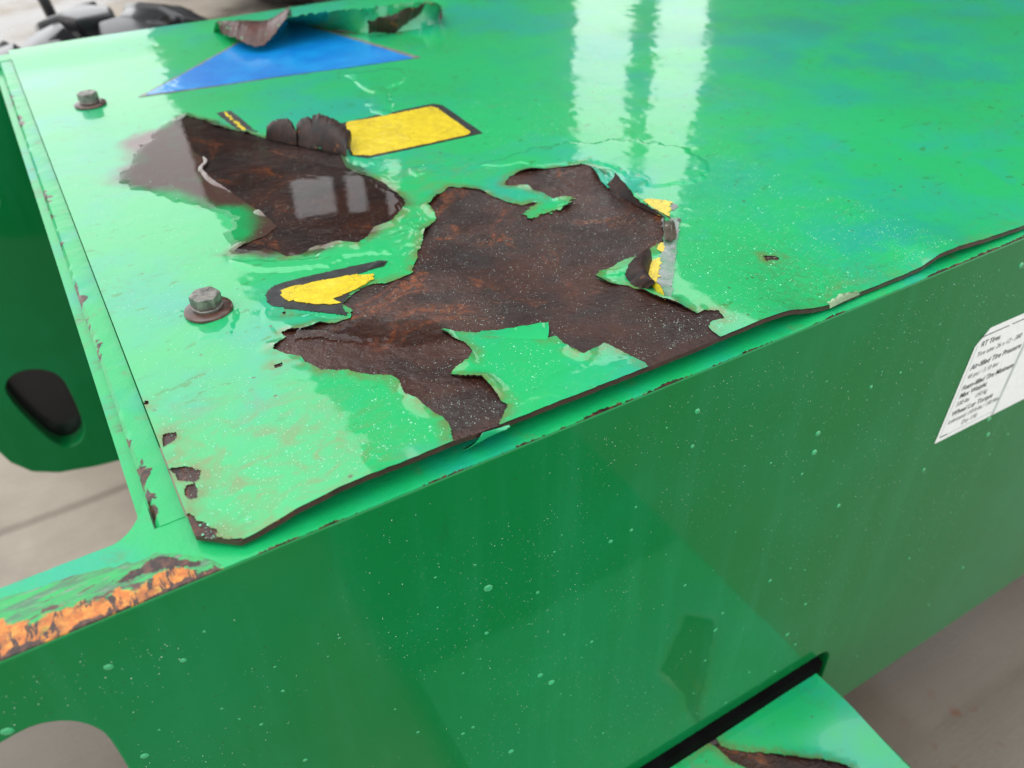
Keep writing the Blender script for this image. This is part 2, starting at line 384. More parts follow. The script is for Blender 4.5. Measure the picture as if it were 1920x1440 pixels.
TOP = mat_top_paint(); SIDE = mat_front_paint(); RAIL = mat_rail(); RUST = mat_rust(); UNDER = mat_underside()
BARE_EDGE = mat_simple('rusty_sheet_edge', (.035, .014, .010), .6, .5, .4, 120)
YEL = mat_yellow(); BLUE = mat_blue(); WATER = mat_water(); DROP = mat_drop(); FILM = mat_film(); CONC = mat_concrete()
BLACKV = mat_simple('black_vinyl', (.018, .020, .020), .45, .6, .5, 160, coat_rough=.12, bump=.3)
GREYV = mat_simple('grey_vinyl_edge', (.14, .15, .14), .5, .5, .4, 160)
RUBBER = mat_simple('wet_black_rubber', (.010, .010, .012), .34, .7, .3, 25, coat_rough=.12, bump=.12, coat_ior=1.55)
STEEL = mat_simple('zinc_bolt', (.17, .165, .145), .45, .3, .6, 120, metal=.55, bump=.25)
WASH = mat_simple('rusty_washer', (.055, .022, .014), .42, .7, .6, 180, bump=.6)
LABELW = mat_simple('white_label', (.78, .79, .77), .45, .2, .05, 200)
INK = mat_simple('label_ink', (.05, .05, .055), .5, 0, .3, 400)
INKG = mat_simple('label_grey_rule', (.42, .46, .44), .5, 0, .1, 100)
DARK = mat_simple('dark_cladding', (.020, .024, .024), .7, 0, .2, .6)

# ------------------------------------------------------------------ the sheet's own shape
YE = 0.0055
_edge_px = [(450, 1016), (480, 1001), (520, 978), (560, 953), (600, 933), (640, 913), (700, 888), (760, 866), (850, 828), (950, 793), (1050, 753),
            (1130, 722), (1220, 687), (1290, 659), (1353, 632), (1410, 608), (1445, 594), (1480, 583), (1520, 580), (1548, 580), (1575, 564), (1612, 552), (1650, 539),
            (1700, 514), (1730, 500), (1760, 478), (1800, 462), (1850, 448), (1920, 424)]
_e3 = at_y(_edge_px, YE)
EX = np.concatenate([[-.02], _e3[:, 0], [.8, 1.4]]); EZ = np.concatenate([[_e3[0, 2]], _e3[:, 2], [.004, .004]])
EZ = np.clip(EZ, .0036, .02)
_xs = np.linspace(-.06, 1.4, 1461); _zs = np.interp(_xs, EX, EZ)
def _gauss(z, sg):
    k = np.exp(-.5*(np.arange(-4*sg, 4*sg+1)/sg)**2); k /= k.sum(); return np.convolve(np.pad(z, 4*sg, mode='edge'), k, 'valid')
_zbroad = _gauss(_zs, 30); _zs = _gauss(_zs, 3)
def yfront(X):
    return np.where(X < .007, np.interp(X, [-.0078, .007], [.0178, YE]), YE) + .0004*vnoise(X*220, X*0, 3)*(X > .01)
def zsheet(X, Y):
    lift = np.interp(X, _xs, _zs) - .004
    broad = np.interp(X, _xs, _zbroad) - .004
    dy = np.maximum(Y-YE, 0)
    k = np.exp(-dy/.020)
    z = .004 + (lift*k + broad*(1-k))*np.exp(-(dy/.11)**1.7)
    amp = sstep(.03, .14, Y)
    z = z + amp*(.0005*np.sin(X*21+Y*7+.6) * np.sin(Y*17-X*5+1.0) + .0001*np.sin(X*47+Y*31))
    z = z + .0035*sstep(.70, .785, Y)*sstep(.9, .1, X)                # far margin rolled up a little
    z = z + np.where(X < .3, .0, 0)
    return z
PT = .0006                                                # paint thickness
def on_sheet(px, dz=PT):
    z = np.full(len(np.asarray(px).reshape(-1, 2)), .004+dz)
    for _ in range(12):
        p = at_z(px, z); z = zsheet(p[:, 0], p[:, 1]) + dz
    p[:, 2] = z; return p
def poly2(px): return on_sheet(px)[:, :2]

R1F = [(325, 230), (350, 216), (480, 255), (700, 333), (761, 380), (700, 440), (537, 485), (419, 474), (470, 440), (466, 396), (425, 384), (387, 379), (350, 363), (294, 357), (205, 347), (237, 317), (253, 305), (243, 283), (225, 267), (262, 250)]
R1 = [(325, 230), (350, 216), (387, 227), (403, 238), (450, 246), (481, 255), (512, 264), (575, 277), (637, 289), (650, 314), (669, 325), (700, 333), (725, 346),
      (747, 364), (761, 380), (753, 399), (731, 421), (703, 430), (687, 446), (672, 461), (637, 455), (591, 463), (562, 477), (537, 481), (522, 474), (497, 467),
      (456, 474), (438, 470), (470, 452), (500, 440), (520, 425), (500, 405), (470, 385), (440, 365), (405, 345), (380, 322), (392, 305), (365, 285), (350, 262), (345, 245)]
R2 = [(842, 350), (870, 352), (897, 355), (923, 367), (947, 377), (977, 385), (1000, 379), (1022, 380), (1035, 372), (1020, 362), (990, 352), (962, 348), (944, 346),
      (953, 332), (977, 322), (1027, 315), (1093, 308), (1117, 313), (1130, 323), (1138, 347), (1150, 356), (1173, 368), (1200, 385), (1247, 412), (1245, 423),
      (1243, 453), (1230, 464), (1203, 480), (1170, 494), (1130, 510), (1117, 522), (1140, 532), (1177, 534), (1203, 547), (1240, 563), (1257, 567), (1280, 577),
      (1307, 587), (1323, 582), (1347, 580), (1360, 597), (1333, 602), (1330, 613), (1347, 630), (1360, 650), (1226, 700), (1207, 680), (1170, 660), (1133, 642), (1117, 653),
      (1093, 667), (1070, 657), (1057, 643), (1043, 630), (1023, 634), (1025, 607), (977, 614), (927, 623), (887, 623), (837, 620), (825, 619), (848, 633), (874, 645),
      (888, 662), (880, 676), (851, 696), (845, 703), (868, 708), (905, 711), (923, 728), (940, 751), (954, 759), (943, 777), (934, 800), (848, 840), (848, 805),
      (831, 782), (797, 762), (759, 736), (748, 711), (731, 702), (691, 702), (650, 693), (605, 693), (573, 679), (565, 668), (545, 665), (513, 656), (516, 648),
      (536, 633), (528, 623), (565, 619), (599, 609), (633, 605), (656, 596), (662, 580), (640, 571), (668, 546), (693, 533), (725, 530), (754, 519), (771, 513),
      (779, 490), (787, 467), (793, 453), (800, 430), (819, 410), (803, 387), (820, 367)]
SMALL = [[(319, 875), (345, 876), (359, 877), (377, 882), (373, 897), (367, 905), (331, 901)], [(349, 909), (366, 907), (371, 915), (370, 935), (352, 937), (346, 925)],
         [(304, 815), (315, 812), (328, 810), (330, 820), (318, 832), (308, 838)], [(270, 752), (279, 752), (281, 758), (272, 759)],
         [(352, 960), (372, 975), (388, 980), (400, 990), (412, 993), (404, 1003), (420, 1008), (440, 1012), (455, 1010), (450, 1030), (360, 1030), (345, 985)],
         [(1431, 479), (1448, 479), (1463, 482), (1460, 488), (1447, 486), (1438, 490)],
         [(620, 60), (640, 45), (700, 52), (720, 30), (760, 12), (800, 4), (820, 12), (826, 34), (800, 30), (772, 38), (750, 62), (735, 50), (700, 58), (665, 62)],
         [(528, 586), (534, 584), (536, 590), (530, 591)], [(513, 683), (530, 680), (528, 686), (516, 690)]]
polys = [poly2(R1), poly2(R2)] + [poly2(s) for s in SMALL]
# island of paint left inside the big patch
ISLE = [poly2([(985, 398), (1010, 375), (1050, 372), (1075, 375), (1060, 390), (1035, 398), (1012, 404), (1000, 412), (988, 410)])]
YFAR = .795; XR = 1.18

def grade(a, b, s0, brk, s1):
    out = [a]
    while out[-1] < b:
        t = max(0, (out[-1]-brk)/(b-brk)); out.append(out[-1]+s0+(s1-s0)*t)
    out[-1] = b; return np.array(out)
gx = grade(-.0078, XR, .00085, .40, .008); gv = grade(0.0, 1.0, .00095/.79, .33, .0045/.79)

X, Vv = np.meshgrid(gx, gv, indexing='ij')
Y = yfront(X) + Vv*(YFAR-yfront(X))
wob = .0011
Xq = X + wob*fbm(X, Y, 160, 3, 1); Yq = Y + wob*1.3*fbm(X, Y, 160, 3, 9)
s = np.full(X.shape, 1.0); sbig = s.copy()
for k_, p in enumerate(polys):
    s = np.minimum(s, sdf(p, Xq, Yq))
    if k_ == 1: sbig = s.copy()
for p in ISLE:
    d = -sdf(p, Xq+.004*fbm(X, Y, 300, 3, 21), Yq+.004*fbm(X, Y, 300, 3, 31)); s = np.maximum(s, d)
# pin-holes and chips
def snap(X, Y, s, lim):
    gxx = np.gradient(s, axis=0)/np.gradient(X, axis=0); gyy = np.gradient(s, axis=1)/np.gradient(Y, axis=1)
    g2 = np.maximum(gxx**2+gyy**2, .25)
    dx, dy = -s*gxx/g2, -s*gyy/g2; L = np.sqrt(dx*dx+dy*dy)
    cell = np.minimum(np.gradient(X, axis=0), np.gradient(Y, axis=1))*lim
    ok = L < cell; ok[0] = ok[-1] = False; ok[:, 0] = ok[:, -1] = False
    return np.where(ok, X+dx, X), np.where(ok, Y+dy, Y), np.where(ok, 0, s)
X, Y, s = snap(X, Y, s, .55)
def coat_mesh(name, X, Y, Z, s, thick, attrs):
    nx, ny = X.shape; idx = np.arange(nx*ny).reshape(nx, ny)
    q = (s[:-1, :-1]+s[1:, :-1]+s[1:, 1:]+s[:-1, 1:])/4 > 1e-9
    Fq = np.stack([idx[:-1, :-1][q], idx[1:, :-1][q], idx[1:, 1:][q], idx[:-1, 1:][q]], 1)
    V = np.stack([X.ravel(), Y.ravel(), Z.ravel()], 1)
    P = np.zeros((nx+1, ny+1), bool); P[1:-1, 1:-1] = q
    E_ = []
    d = P[1:-1, :-1].astype(int)-P[1:-1, 1:]          # edges along x at each j
    i, j = np.nonzero(d); E_.append(np.stack([idx[i, j], idx[i+1, j]], 1)[np.arange(len(i))])
    d = P[:-1, 1:-1].astype(int)-P[1:, 1:-1]
    i, j = np.nonzero(d); E_.append(np.stack([idx[i, j], idx[i, j+1]], 1))
    E_ = np.concatenate(E_)
    n0 = len(V); ne = len(E_)
    A, B = V[E_[:, 0]], V[E_[:, 1]]; dn = np.array([0, 0, 1.0])
    lo = np.array(thick)
    V2 = np.concatenate([V, A, B, B-dn*lo, A-dn*lo]); k = n0+np.arange(ne)
    Fs = np.stack([k, k+ne, k+2*ne, k+3*ne], 1)
    ids = np.concatenate([np.arange(n0), E_[:, 0], E_[:, 1], E_[:, 1], E_[:, 0]])
    allF = np.concatenate([Fq, Fs]); mi = np.concatenate([np.zeros(len(Fq)), np.ones(len(Fs))])
    used = np.unique(allF); rm = np.full(len(V2), -1); rm[used] = np.arange(len(used))
    at = {k2: v.ravel()[ids][used] for k2, v in attrs.items()}
    return mesh(name, V2[used], rm[allF], True, at, mi)
curl = np.maximum(fbm(X, Y, 38, 2, 50)+.02, 0)*np.exp(-np.maximum(s, 0)/.0038)*.010
curl = np.minimum(curl, .0022)*sstep(.012, .002, sbig)
notedge = sstep(.012, .03, Y-YE)
Z = zsheet(X, Y) + PT + curl*notedge + .00012*fbm(X, Y, 90, 2, 77)
FILMS = [([(640, 140), (720, 128), (755, 135), (752, 155), (730, 170), (735, 205), (720, 225), (700, 205), (704, 178), (670, 160)], .0013),
         ([(930, 300), (1000, 278), (1060, 262), (1160, 262), (1290, 280), (1320, 300), (1325, 330), (1300, 345), (1230, 352), (1170, 335), (1110, 305), (1020, 308), (950, 318), (900, 320)], .0009),
         ([(430, 486), (540, 488), (640, 468), (700, 452), (760, 440), (780, 425), (796, 400), (800, 440), (780, 465), (740, 485), (690, 484), (600, 500), (520, 515), (450, 506)], .0010),
         ([(335, 590), (350, 578), (395, 598), (435, 588), (430, 606), (405, 622), (375, 615), (350, 605)], .0005),
         ([(500, 575), (560, 590), (620, 595), (650, 600), (600, 612), (520, 615), (495, 598)], .0004),
         ([(770, 312), (800, 318), (795, 330), (780, 338), (772, 330)], .0012), ([(690, 297), (712, 300), (705, 312), (688, 308)], .0010), ([(1040, 690), (1100, 680), (1180, 678), (1160, 700), (1060, 725), (980, 745)], .0003)]
for fp, lv in FILMS:
    fs = -sdf(poly2(fp), X+.012*fbm(X, Y, 45, 4, 91), Y+.014*fbm(X, Y, 45, 4, 93))
    tt = np.clip(fs/.0055, 0, 1); Z = Z + lv*np.sqrt(np.clip(1-(1-tt)**2, 0, 1))
def blob(px, r):
    c = on_sheet([px])[0]; return np.exp(-(((X-c[0])**2+(Y-c[1])**2)/r**2))
stain = np.clip(blob((470, 850), .045)+.8*blob((330, 830), .02)+.7*blob((600, 880), .03)+.6*blob((1300, 590), .02)+.5*blob((800, 330), .05)+.7*blob((1590, 560), .02)
                +.5*blob((780, 420), .03)+.5*blob((240, 330), .03)+.9*np.exp(-np.maximum(Y-YE, 0)/.006)*(.5+fbm(X, Y, 30, 2, 5)), 0, 1)
bead = np.clip(1.15-sstep(.16, .42, Y)*.85-.6*blob((620, 480), .06), .08, 1)

chassis = tag(empty('lift_chassis', (.5, .4, GZ)), 'green steel lift chassis with peeling, rusted wet top cover', 'lift chassis')
cover_paint = coat_mesh('paint_coat', X, Y, Z, s, PT+.0003, {'edge': s, 'stain': stain, 'bead': bead, 'film': sstep(.009, -.010, sdf(poly2(R1F), X+.010*fbm(X, Y, 50, 4, 81), Y+.012*fbm(X, Y, 50, 4, 83))), 'fade_reflect': np.clip(blob((1450, 70), .14)+.7*blob((1750, 120), .12)+.8*blob((1650, 440), .05)+.5*blob((1330, 330), .05)+.5*blob((1780, 470), .05)+.4*blob((230, 275), .05)+.4*blob((1100, 130), .1), 0, 1)})

# bare steel sheet below: coarser, with a real edge
sx = grade(-.0078, XR, .0010, .42, .035); sv = grade(0, 1, .0011/.79, .42, .03/.79)
SX, SV = np.meshgrid(sx, sv, indexing='ij'); SY = yfront(SX)+SV*(YFAR-yfront(SX)); SZ = zsheet(SX, SY)
rel = .45+.55*sstep(-.12, .25, fbm(SX, SY, 16, 2, 5)); inner = sstep(.0, .004, SY-yfront(SX))
SZ = SZ + inner*rel*(.00055*fbm(SX*.8, SY, 210, 3, 14)+.00030*fbm(SX, SY, 480, 2, 24)-.00012)
def slab_mesh(name, X, Y, Zt, th):
    nx, ny = X.shape; n = nx*ny; i = np.arange(n).reshape(nx, ny)
    V = np.concatenate([np.stack([X.ravel(), Y.ravel(), Zt.ravel()], 1), np.stack([X.ravel(), Y.ravel(), Zt.ravel()-th], 1)])
    a = np.stack([i[:-1, :-1].ravel(), i[1:, :-1].ravel(), i[1:, 1:].ravel(), i[:-1, 1:].ravel()], 1)
    fs = [a, a[:, ::-1]+n]; rim = []
    for L in (i[:, 0], i[-1, :], i[::-1, -1], i[0, ::-1]):
        rim.append(np.stack([L[:-1], L[:-1]+n, L[1:]+n, L[1:]], 1))
    rim = np.concatenate(rim)[:, ::-1]
    return mesh(name, V, np.concatenate(fs+[rim]), True, None, np.concatenate([np.zeros(len(a)*2), np.ones(len(rim))]))
_cm = slab_mesh('cover_sheet', SX, SY, SZ, .0025); _cm.set_sharp_from_angle(angle=math.radians(55))
cover = put('cover_sheet', _cm, [RUST, BARE_EDGE], chassis)
put('paint_coat', cover_paint, [TOP, UNDER], cover)

# ------------------------------------------------------------------ frame: front plate, far plate, top flanges
cut = [(-.0972, -.0419), (-.0854, -.0402), (-.0772, -.0441), (-.0713, -.0502), (-.067, -.0593), (-.0654, -.0677), (-.065, -.092), (-.066, -.15), (-.075, -.172), (-.095, -.182),
       (-.135, -.180), (-.158, -.165), (-.165, -.13), (-.160, -.085), (-.145, -.060), (-.120, -.047)]
slot = rrect(.2275, -.446, .457, .1, .018)
outer = [(-.24, -.0006), (1.2, -.0006), (1.2, -.512), (-.05, -.530), (-.12, -.52), (-.17, -.49), (-.2, -.44), (-.21, -.3)]
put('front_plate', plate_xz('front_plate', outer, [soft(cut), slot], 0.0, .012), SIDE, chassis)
outer_f = [(-.26, -.004), (1.2, -.004), (1.2, -.512), (.3, -.545), (-.049, -.5398), (-.0903, -.5347), (-.1351, -.5242), (-.163, -.5081), (-.1801, -.483), (-.1857, -.4633), (-.21, -.36), (-.25, -.2)]
slot_f = [(-.1502, -.3813), (-.1418, -.3612), (-.1227, -.3548), (-.1004, -.3613), (-.0842, -.3787), (-.0816, -.4104), (-.082, -.4595), (-.0905, -.483), (-.107, -.4903), (-.1225, -.4818), (-.137, -.44)]
hole_f = rrect(-.10, -.13, .06, .05, .02)
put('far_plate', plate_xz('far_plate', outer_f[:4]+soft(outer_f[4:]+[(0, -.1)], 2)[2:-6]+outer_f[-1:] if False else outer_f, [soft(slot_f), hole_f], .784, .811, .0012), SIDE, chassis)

bm = bmesh.new(); bmesh.ops.create_cube(bm, size=1); bmesh.ops.scale(bm, vec=(.10, .006, .15), verts=bm.verts); bmesh.ops.translate(bm, vec=(-.116, .8155, -.42), verts=bm.verts)  # black sheet added behind the slot to make the opening read dark
bmesh.ops.bevel(bm, geom=bm.edges[:], offset=.002, segments=2, affect='EDGES'); put('dark_slot_backing', from_bm('dark_slot_backing', bm, True, 40), RUBBER, chassis)
bm = bmesh.new(); bmesh.ops.create_cube(bm, size=1); bmesh.ops.scale(bm, vec=(.425, .056, .0158), verts=bm.verts); bmesh.ops.translate(bm, vec=(.2245, .0215, -.4047), verts=bm.verts)  # black strip added for the shade in the gap above the beam
put('gap_shade_strip', from_bm('gap_shade_strip', bm), mat_simple('gap_shade_black', (.003, .003, .003), .8, 0, .3, 60, spec=.03), chassis)
# the front beam's top face, grid with wear attributes
def flange(name, x0, x1, y0, y1, zf, step, attr_fn, th=.010):
    nx = max(2, int((x1-x0)/step)+1); ny = max(2, int((y1-y0)/step)+1)
    XX, YY = np.meshgrid(np.linspace(x0, x1, nx), np.linspace(y0, y1, ny), indexing='ij')
    ZZ = zf(XX, YY); n = nx*ny; i = np.arange(n).reshape(nx, ny)
    at = attr_fn(XX, YY)
    V = np.concatenate([np.stack([XX.ravel(), YY.ravel(), ZZ.ravel()], 1), np.stack([XX.ravel(), YY.ravel(), ZZ.ravel()*0-th], 1)])
    a = np.stack([i[:-1, :-1].ravel(), i[1:, :-1].ravel(), i[1:, 1:].ravel(), i[:-1, 1:].ravel()], 1)
    rim = []
    for L in (i[:, 0], i[-1, :], i[::-1, -1], i[0, ::-1]): rim.append(np.stack([L[:-1], L[:-1]+n, L[1:]+n, L[1:]], 1))
    at = {k: np.concatenate([v.ravel(), v.ravel()]) for k, v in at.items()}
    me = mesh(name, V, np.concatenate([a, np.concatenate(rim)[:, ::-1]]), True, at)
    me.set_sharp_from_angle(angle=math.radians(50)); return me
orange_px = [(-60, 1190), (0, 1165), (29, 1168), (67, 1163), (115, 1137), (153, 1129), (206, 1117), (220, 1105), (249, 1105), (275, 1089), (323, 1063), (352, 1063), (374, 1072), (407, 1069),
             (440, 1062), (440, 1080), (0, 1270), (-60, 1295)]
brown_px = [(205, 1093), (240, 1072), (283, 1043), (311, 1039), (340, 1045), (383, 1050), (383, 1060), (355, 1065), (263, 1081), (240, 1096)]
scrape_px = [(-60, 1150), (0, 1124), (80, 1100), (150, 1075), (210, 1062), (250, 1055), (290, 1038), (350, 1038), (400, 1050), (420, 1062), (300, 1120), (0, 1250), (-60, 1275)]
OP, BP, SP = [at_z(q)[:, :2] for q in (orange_px, brown_px, scrape_px)]
def beam_attr(x, y):
    xx = x+.0012*fbm(x, y, 260, 3, 2); yy = y+.0016*fbm(x, y, 260, 3, 4)
    o = -sdf(OP, xx, yy); b = -sdf(BP, xx, yy); sc = -sdf(SP, xx, yy)
    low = (.0030+.0045*fbm(x, y*.3, 170, 3, 8))-y; low = np.where(x < -.004, low, .0013+.0032*fbm(x, y*.5, 45, 4, 61)-y)
    r = np.maximum(np.maximum(b, low), np.where(x < -.002, -1, .0030*fbm(x, y*1.5, 70, 3, 12)-.0030))
    r = np.maximum(r, .0032-np.hypot(x+.088, (y-.022)))
    return {'rust': r-.0006, 'orange': np.where(o > 0, o, o), 'scrape': sc}
def beam_z(x, y):
    e1 = np.minimum(y, .0015)/.0015; wr = sstep(0, .0015, .012-np.abs(x-.09)*.0)*0
    return -.0004*(1-e1)**2 + .0003*fbm(x, y, 120, 3, 6)
put('beam_top', flange('beam_top', -.24, .62, .0006, .036, beam_z, .0012, beam_attr, .0022), RAIL, chassis)
put('beam_top', flange('beam_top', .62, 1.2, .0006, .036, beam_z, .004, beam_attr, .0022), RAIL, chassis)

def rail_attr(x, y):
    ch = .0075*fbm(x*1.2, y, 110, 3, 41)+.0004-(x+.0205)*.8
    ch = np.minimum(ch, fbm(x*0, y, 20, 2, 43)*.02+.0022)
    return {'rust': ch, 'orange': ch-.0016, 'scrape': x*0-1}
put('side_rail', flange('side_rail', -.0205, -.0084, .0361, .786, lambda x, y: .0004*fbm(x, y, 120, 2, 6)-.0022*np.maximum(0, 1-(x+.0205)/.0016)**2*1.0+.0003, .0016, rail_attr, .02), RAIL, chassis)
# narrow ledge just outside and below the rail
def none_attr(x, y): return {'rust': .0025*fbm(x, y, 90, 3, 71)-.0022, 'orange': x*0-1, 'scrape': .002*fbm(x, y, 60, 3, 73)-.0006}
put('rail_ledge', flange('rail_ledge', -.0262, -.0207, .0365, .783, lambda x, y: -.0062+0*x, .0022, none_attr, .014), RAIL, chassis)
# weld fillet where rail meets beam
bm = bmesh.new(); prof = []
for k in range(9):
    t = k/8; prof.append((-.0420+.0208*t, .0362+.0205*t**2.6))
vt = [bm.verts.new((x, y, -.0004)) for x, y in prof] + [bm.verts.new((-.0212, .0362, -.0003))]
f = bm.faces.new(vt); r = bmesh.ops.extrude_face_region(bm, geom=[f]); bmesh.ops.translate(bm, vec=(0, 0, -.009), verts=[v for v in r['geom'] if isinstance(v, bmesh.types.BMVert)])
me = from_bm('weld_fillet', bm)
for k in ('rust', 'orange', 'scrape'): me.attributes.new(k, 'FLOAT', 'POINT').data.foreach_set('value', np.full(len(me.vertices), -1, np.float32))
put('weld_fillet', me, RAIL, chassis)
# far end: cross strip closing the rail
put('far_rail', flange('far_rail', -.26, 1.2, .7865, .81, lambda x, y: .0008+0*x, .006, lambda x, y: {'rust': x*0-1, 'orange': x*0-1, 'scrape': x*0-1}), RAIL, chassis)

# ------------------------------------------------------------------ loose flaps of paint
def bez(a, b, c, t): return (1-t)**2*a + 2*t*(1-t)*b + t*t*c
def resample(P, n):
    P = np.asarray(P, float); d = np.concatenate([[0], np.cumsum(np.linalg.norm(np.diff(P, axis=0), axis=1))])
    t = np.linspace(0, d[-1], n); return np.stack([np.interp(t, d, P[:, k]) for k in range(P.shape[1])], 1)
def flap(name, base_px, tip, bulge, near_mat, away_mat, parent, th=.0003, nu=28, nv=8, rag=.0006, label=None, base_dz=PT, seed=1):
    """base_px lies on the sheet; tip is [(x, y, height above the frame)]; bulge pushes the middle (dx, dy, dz)"""
    A = resample(on_sheet(base_px, base_dz), nu)
    B = resample(np.array([at_z([(x, y)], z)[0] for x, y, z in tip]), nu)
    rg = np.random.default_rng(seed)
    B = B + rag*rg.normal(size=B.shape)
    C = (A+B)/2 + np.array(bulge)
    G = np.stack([bez(A, C, B, t) for t in np.linspace(0, 1, nv)], 1)      # nu x nv x 3
    G = G + (rag*.5*rg.normal(size=G.shape))*np.linspace(0, 1, nv)[None, :, None]
    du = np.gradient(G, axis=0); dv = np.gradient(G, axis=1); n = np.cross(du, dv); n /= np.linalg.norm(n, axis=2, keepdims=True)+1e-12
    if np.sum(n*(CAM-G)) < 0: n = -n; flip = True
    else: flip = False
    T = G + n*th/2; D = G - n*th/2
    nn = nu*nv; i = np.arange(nn).reshape(nu, nv)
    V = np.concatenate([T.reshape(-1, 3), D.reshape(-1, 3)])
    a = np.stack([i[:-1, :-1].ravel(), i[1:, :-1].ravel(), i[1:, 1:].ravel(), i[:-1, 1:].ravel()], 1)
    if flip: a = a[:, ::-1]
    rim = []
    for L in (i[:, 0], i[-1, :], i[::-1, -1], i[0, ::-1]): rim.append(np.stack([L[:-1], L[:-1]+nn, L[1:]+nn, L[1:]], 1))
    rim = np.concatenate(rim)
    me = mesh(name, V, np.concatenate([a, a[:, ::-1]+nn, rim]), True, None, np.concatenate([np.zeros(len(a)), np.ones(len(a)), np.zeros(len(rim))]))
    me.set_sharp_from_angle(angle=math.radians(60))
    for k, val in (('edge', 1), ('stain', 0), ('bead', .2), ('film', 0), ('fade_reflect', 0)):
        me.attributes.new(k, 'FLOAT', 'POINT').data.foreach_set('value', np.full(len(me.vertices), val, np.float32))
    o = put(name, me, [near_mat, away_mat], parent)
    if label: o['label'] = label
    return o
# curled lobes behind the flooded patch
flap('paint_flap', [(498, 262), (520, 266), (556, 274)], [(500, 240, .012), (507, 229, .017), (522, 223, .020), (540, 223, .021), (548, 228, .020), (553, 243, .014)], (0, -.008, .010), UNDER, TOP, cover, rag=.0003, seed=2,
     label='dark curled paint flap, small rounded lobe')
flap('paint_flap', [(552, 272), (575, 277), (594, 281)], [(554, 236, .015), (563, 224, .020), (576, 219, .022), (586, 222, .021), (590, 230, .019)], (0, -.009, .010), UNDER, TOP, cover, rag=.0003, seed=3)
flap('paint_flap', [(588, 279), (610, 284), (640, 291), (648, 294)], [(586, 217, .022), (598, 213, .024), (622, 221, .024), (642, 232, .021), (656, 246, .016), (661, 262, .011), (652, 281, .005)], (-.003, -.012, .012), UNDER, TOP, cover, rag=.0003, seed=4,
     label='dark curled paint flap touching the yellow decal')
# standing triangular flap right of the big patch
flap('paint_flap', [(1134, 349), (1160, 366), (1200, 388), (1249, 411)], [(1152, 322, .016), (1173, 345, .014), (1194, 371, .011), (1222, 394, .007), (1250, 410, .0052)], (.002, -.006, .004), UNDER, TOP, cover, seed=5, rag=.0003,
     label='dark triangular paint flap standing up at the patch rim')
flap('paint_flap', [(1108, 312), (1122, 316), (1132, 322)], [(1128, 340, .0065), (1140, 352, .0060), (1150, 350, .0062)], (0, 0, .003), TOP, UNDER, cover, seed=6, rag=.0002)
# tongue of paint hanging into the patch
# rolled curl with decal on its back
flap('paint_flap', [(1248, 563), (1231, 548), (1216, 524), (1222, 490)], [(1208, 549, .0075), (1188, 540, .0085), (1172, 516, .0100), (1178, 497, .0115), (1200, 488, .012)], (.005, .003, .014), UNDER, YEL, cover, seed=9, nu=30, nv=14, rag=.0003,
     label='rolled brown paint curl beside the clear film')
flap('paint_flap', [(1120, 522), (1150, 511), (1180, 496)], [(1140, 533, .0058), (1178, 535, .0062), (1208, 545, .0065)], (0, 0, .002), TOP, UNDER, cover, seed=10, rag=.0003, base_dz=.0012, label='small green paint point left on the rust')
# lifted green flake by the front
flap('paint_flap', [(893, 628), (930, 630), (975, 636), (1026, 637)], [(893, 622, .0075), (930, 619, .0090), (977, 612, .0098), (1027, 604, .0110)], (0, -.002, .0005), TOP, UNDER, cover, seed=11, rag=.0002)
# sliver hanging from the front edge
flap('paint_sliver', [(955, 797), (930, 804), (905, 812)], [(946, 798, .0120), (905, 820, .0060), (864, 846, .0015)], (0, -.004, .000), TOP, UNDER, cover, nu=14, nv=5, seed=12, rag=.0001, label='thin green paint sliver hanging off the front edge')
flap('paint_flap', [(1556, 578), (1580, 566), (1612, 552)], [(1548, 569, .0085), (1574, 553, .0090), (1600, 546, .0085)], (0, 0, .002), mat_simple('pale_dry_paint', (.25, .38, .22), .5, .3, .3, 120), UNDER, cover, nu=14, nv=5, seed=13, rag=.0004, label='pale brittle paint scab on the front edge')
# far margin curls
flap('paint_flap', [(400, 60), (430, 56), (470, 50), (505, 43), (548, 33)], [(416, 64, .010), (440, 70, .016), (462, 82, .014), (485, 87, .012), (505, 76, .016), (520, 56, .024), (538, 34, .034)], (0, -.02, .028), mat_simple('wet_red_rust', (.050, .014, .009), .5, .25, .5, 60), TOP, cover, nu=40, nv=10, seed=14, rag=.0006,
     label='wavy brown paint flap rolled over the blue decal')
flap('paint_flap', [(540, 42), (600, 52), (700, 66), (790, 54), (822, 40)], [(536, 33, .034), (600, 22, .034), (700, 14, .030), (780, 3, .030), (828, 10, .024)], (0, .004, -.004), TOP, UNDER, cover, nu=50, nv=10, seed=15, rag=.0006, label='long upturned paint strip along the far margin')
flap('paint_flap', [(690, 64), (740, 62), (775, 46)], [(690, 40, .022), (740, 24, .026), (800, 4, .031)], (0, -.004, .001), RUST, UNDER, cover, nu=24, nv=8, seed=16, rag=.001)
flap('paint_flap', [(806, 16), (818, 30), (826, 38)], [(806, 3, .031), (824, 8, .028), (831, 33, .012)], (.004, -.006, .006), UNDER, TOP, cover, nu=14, nv=6, seed=17, rag=.0004)

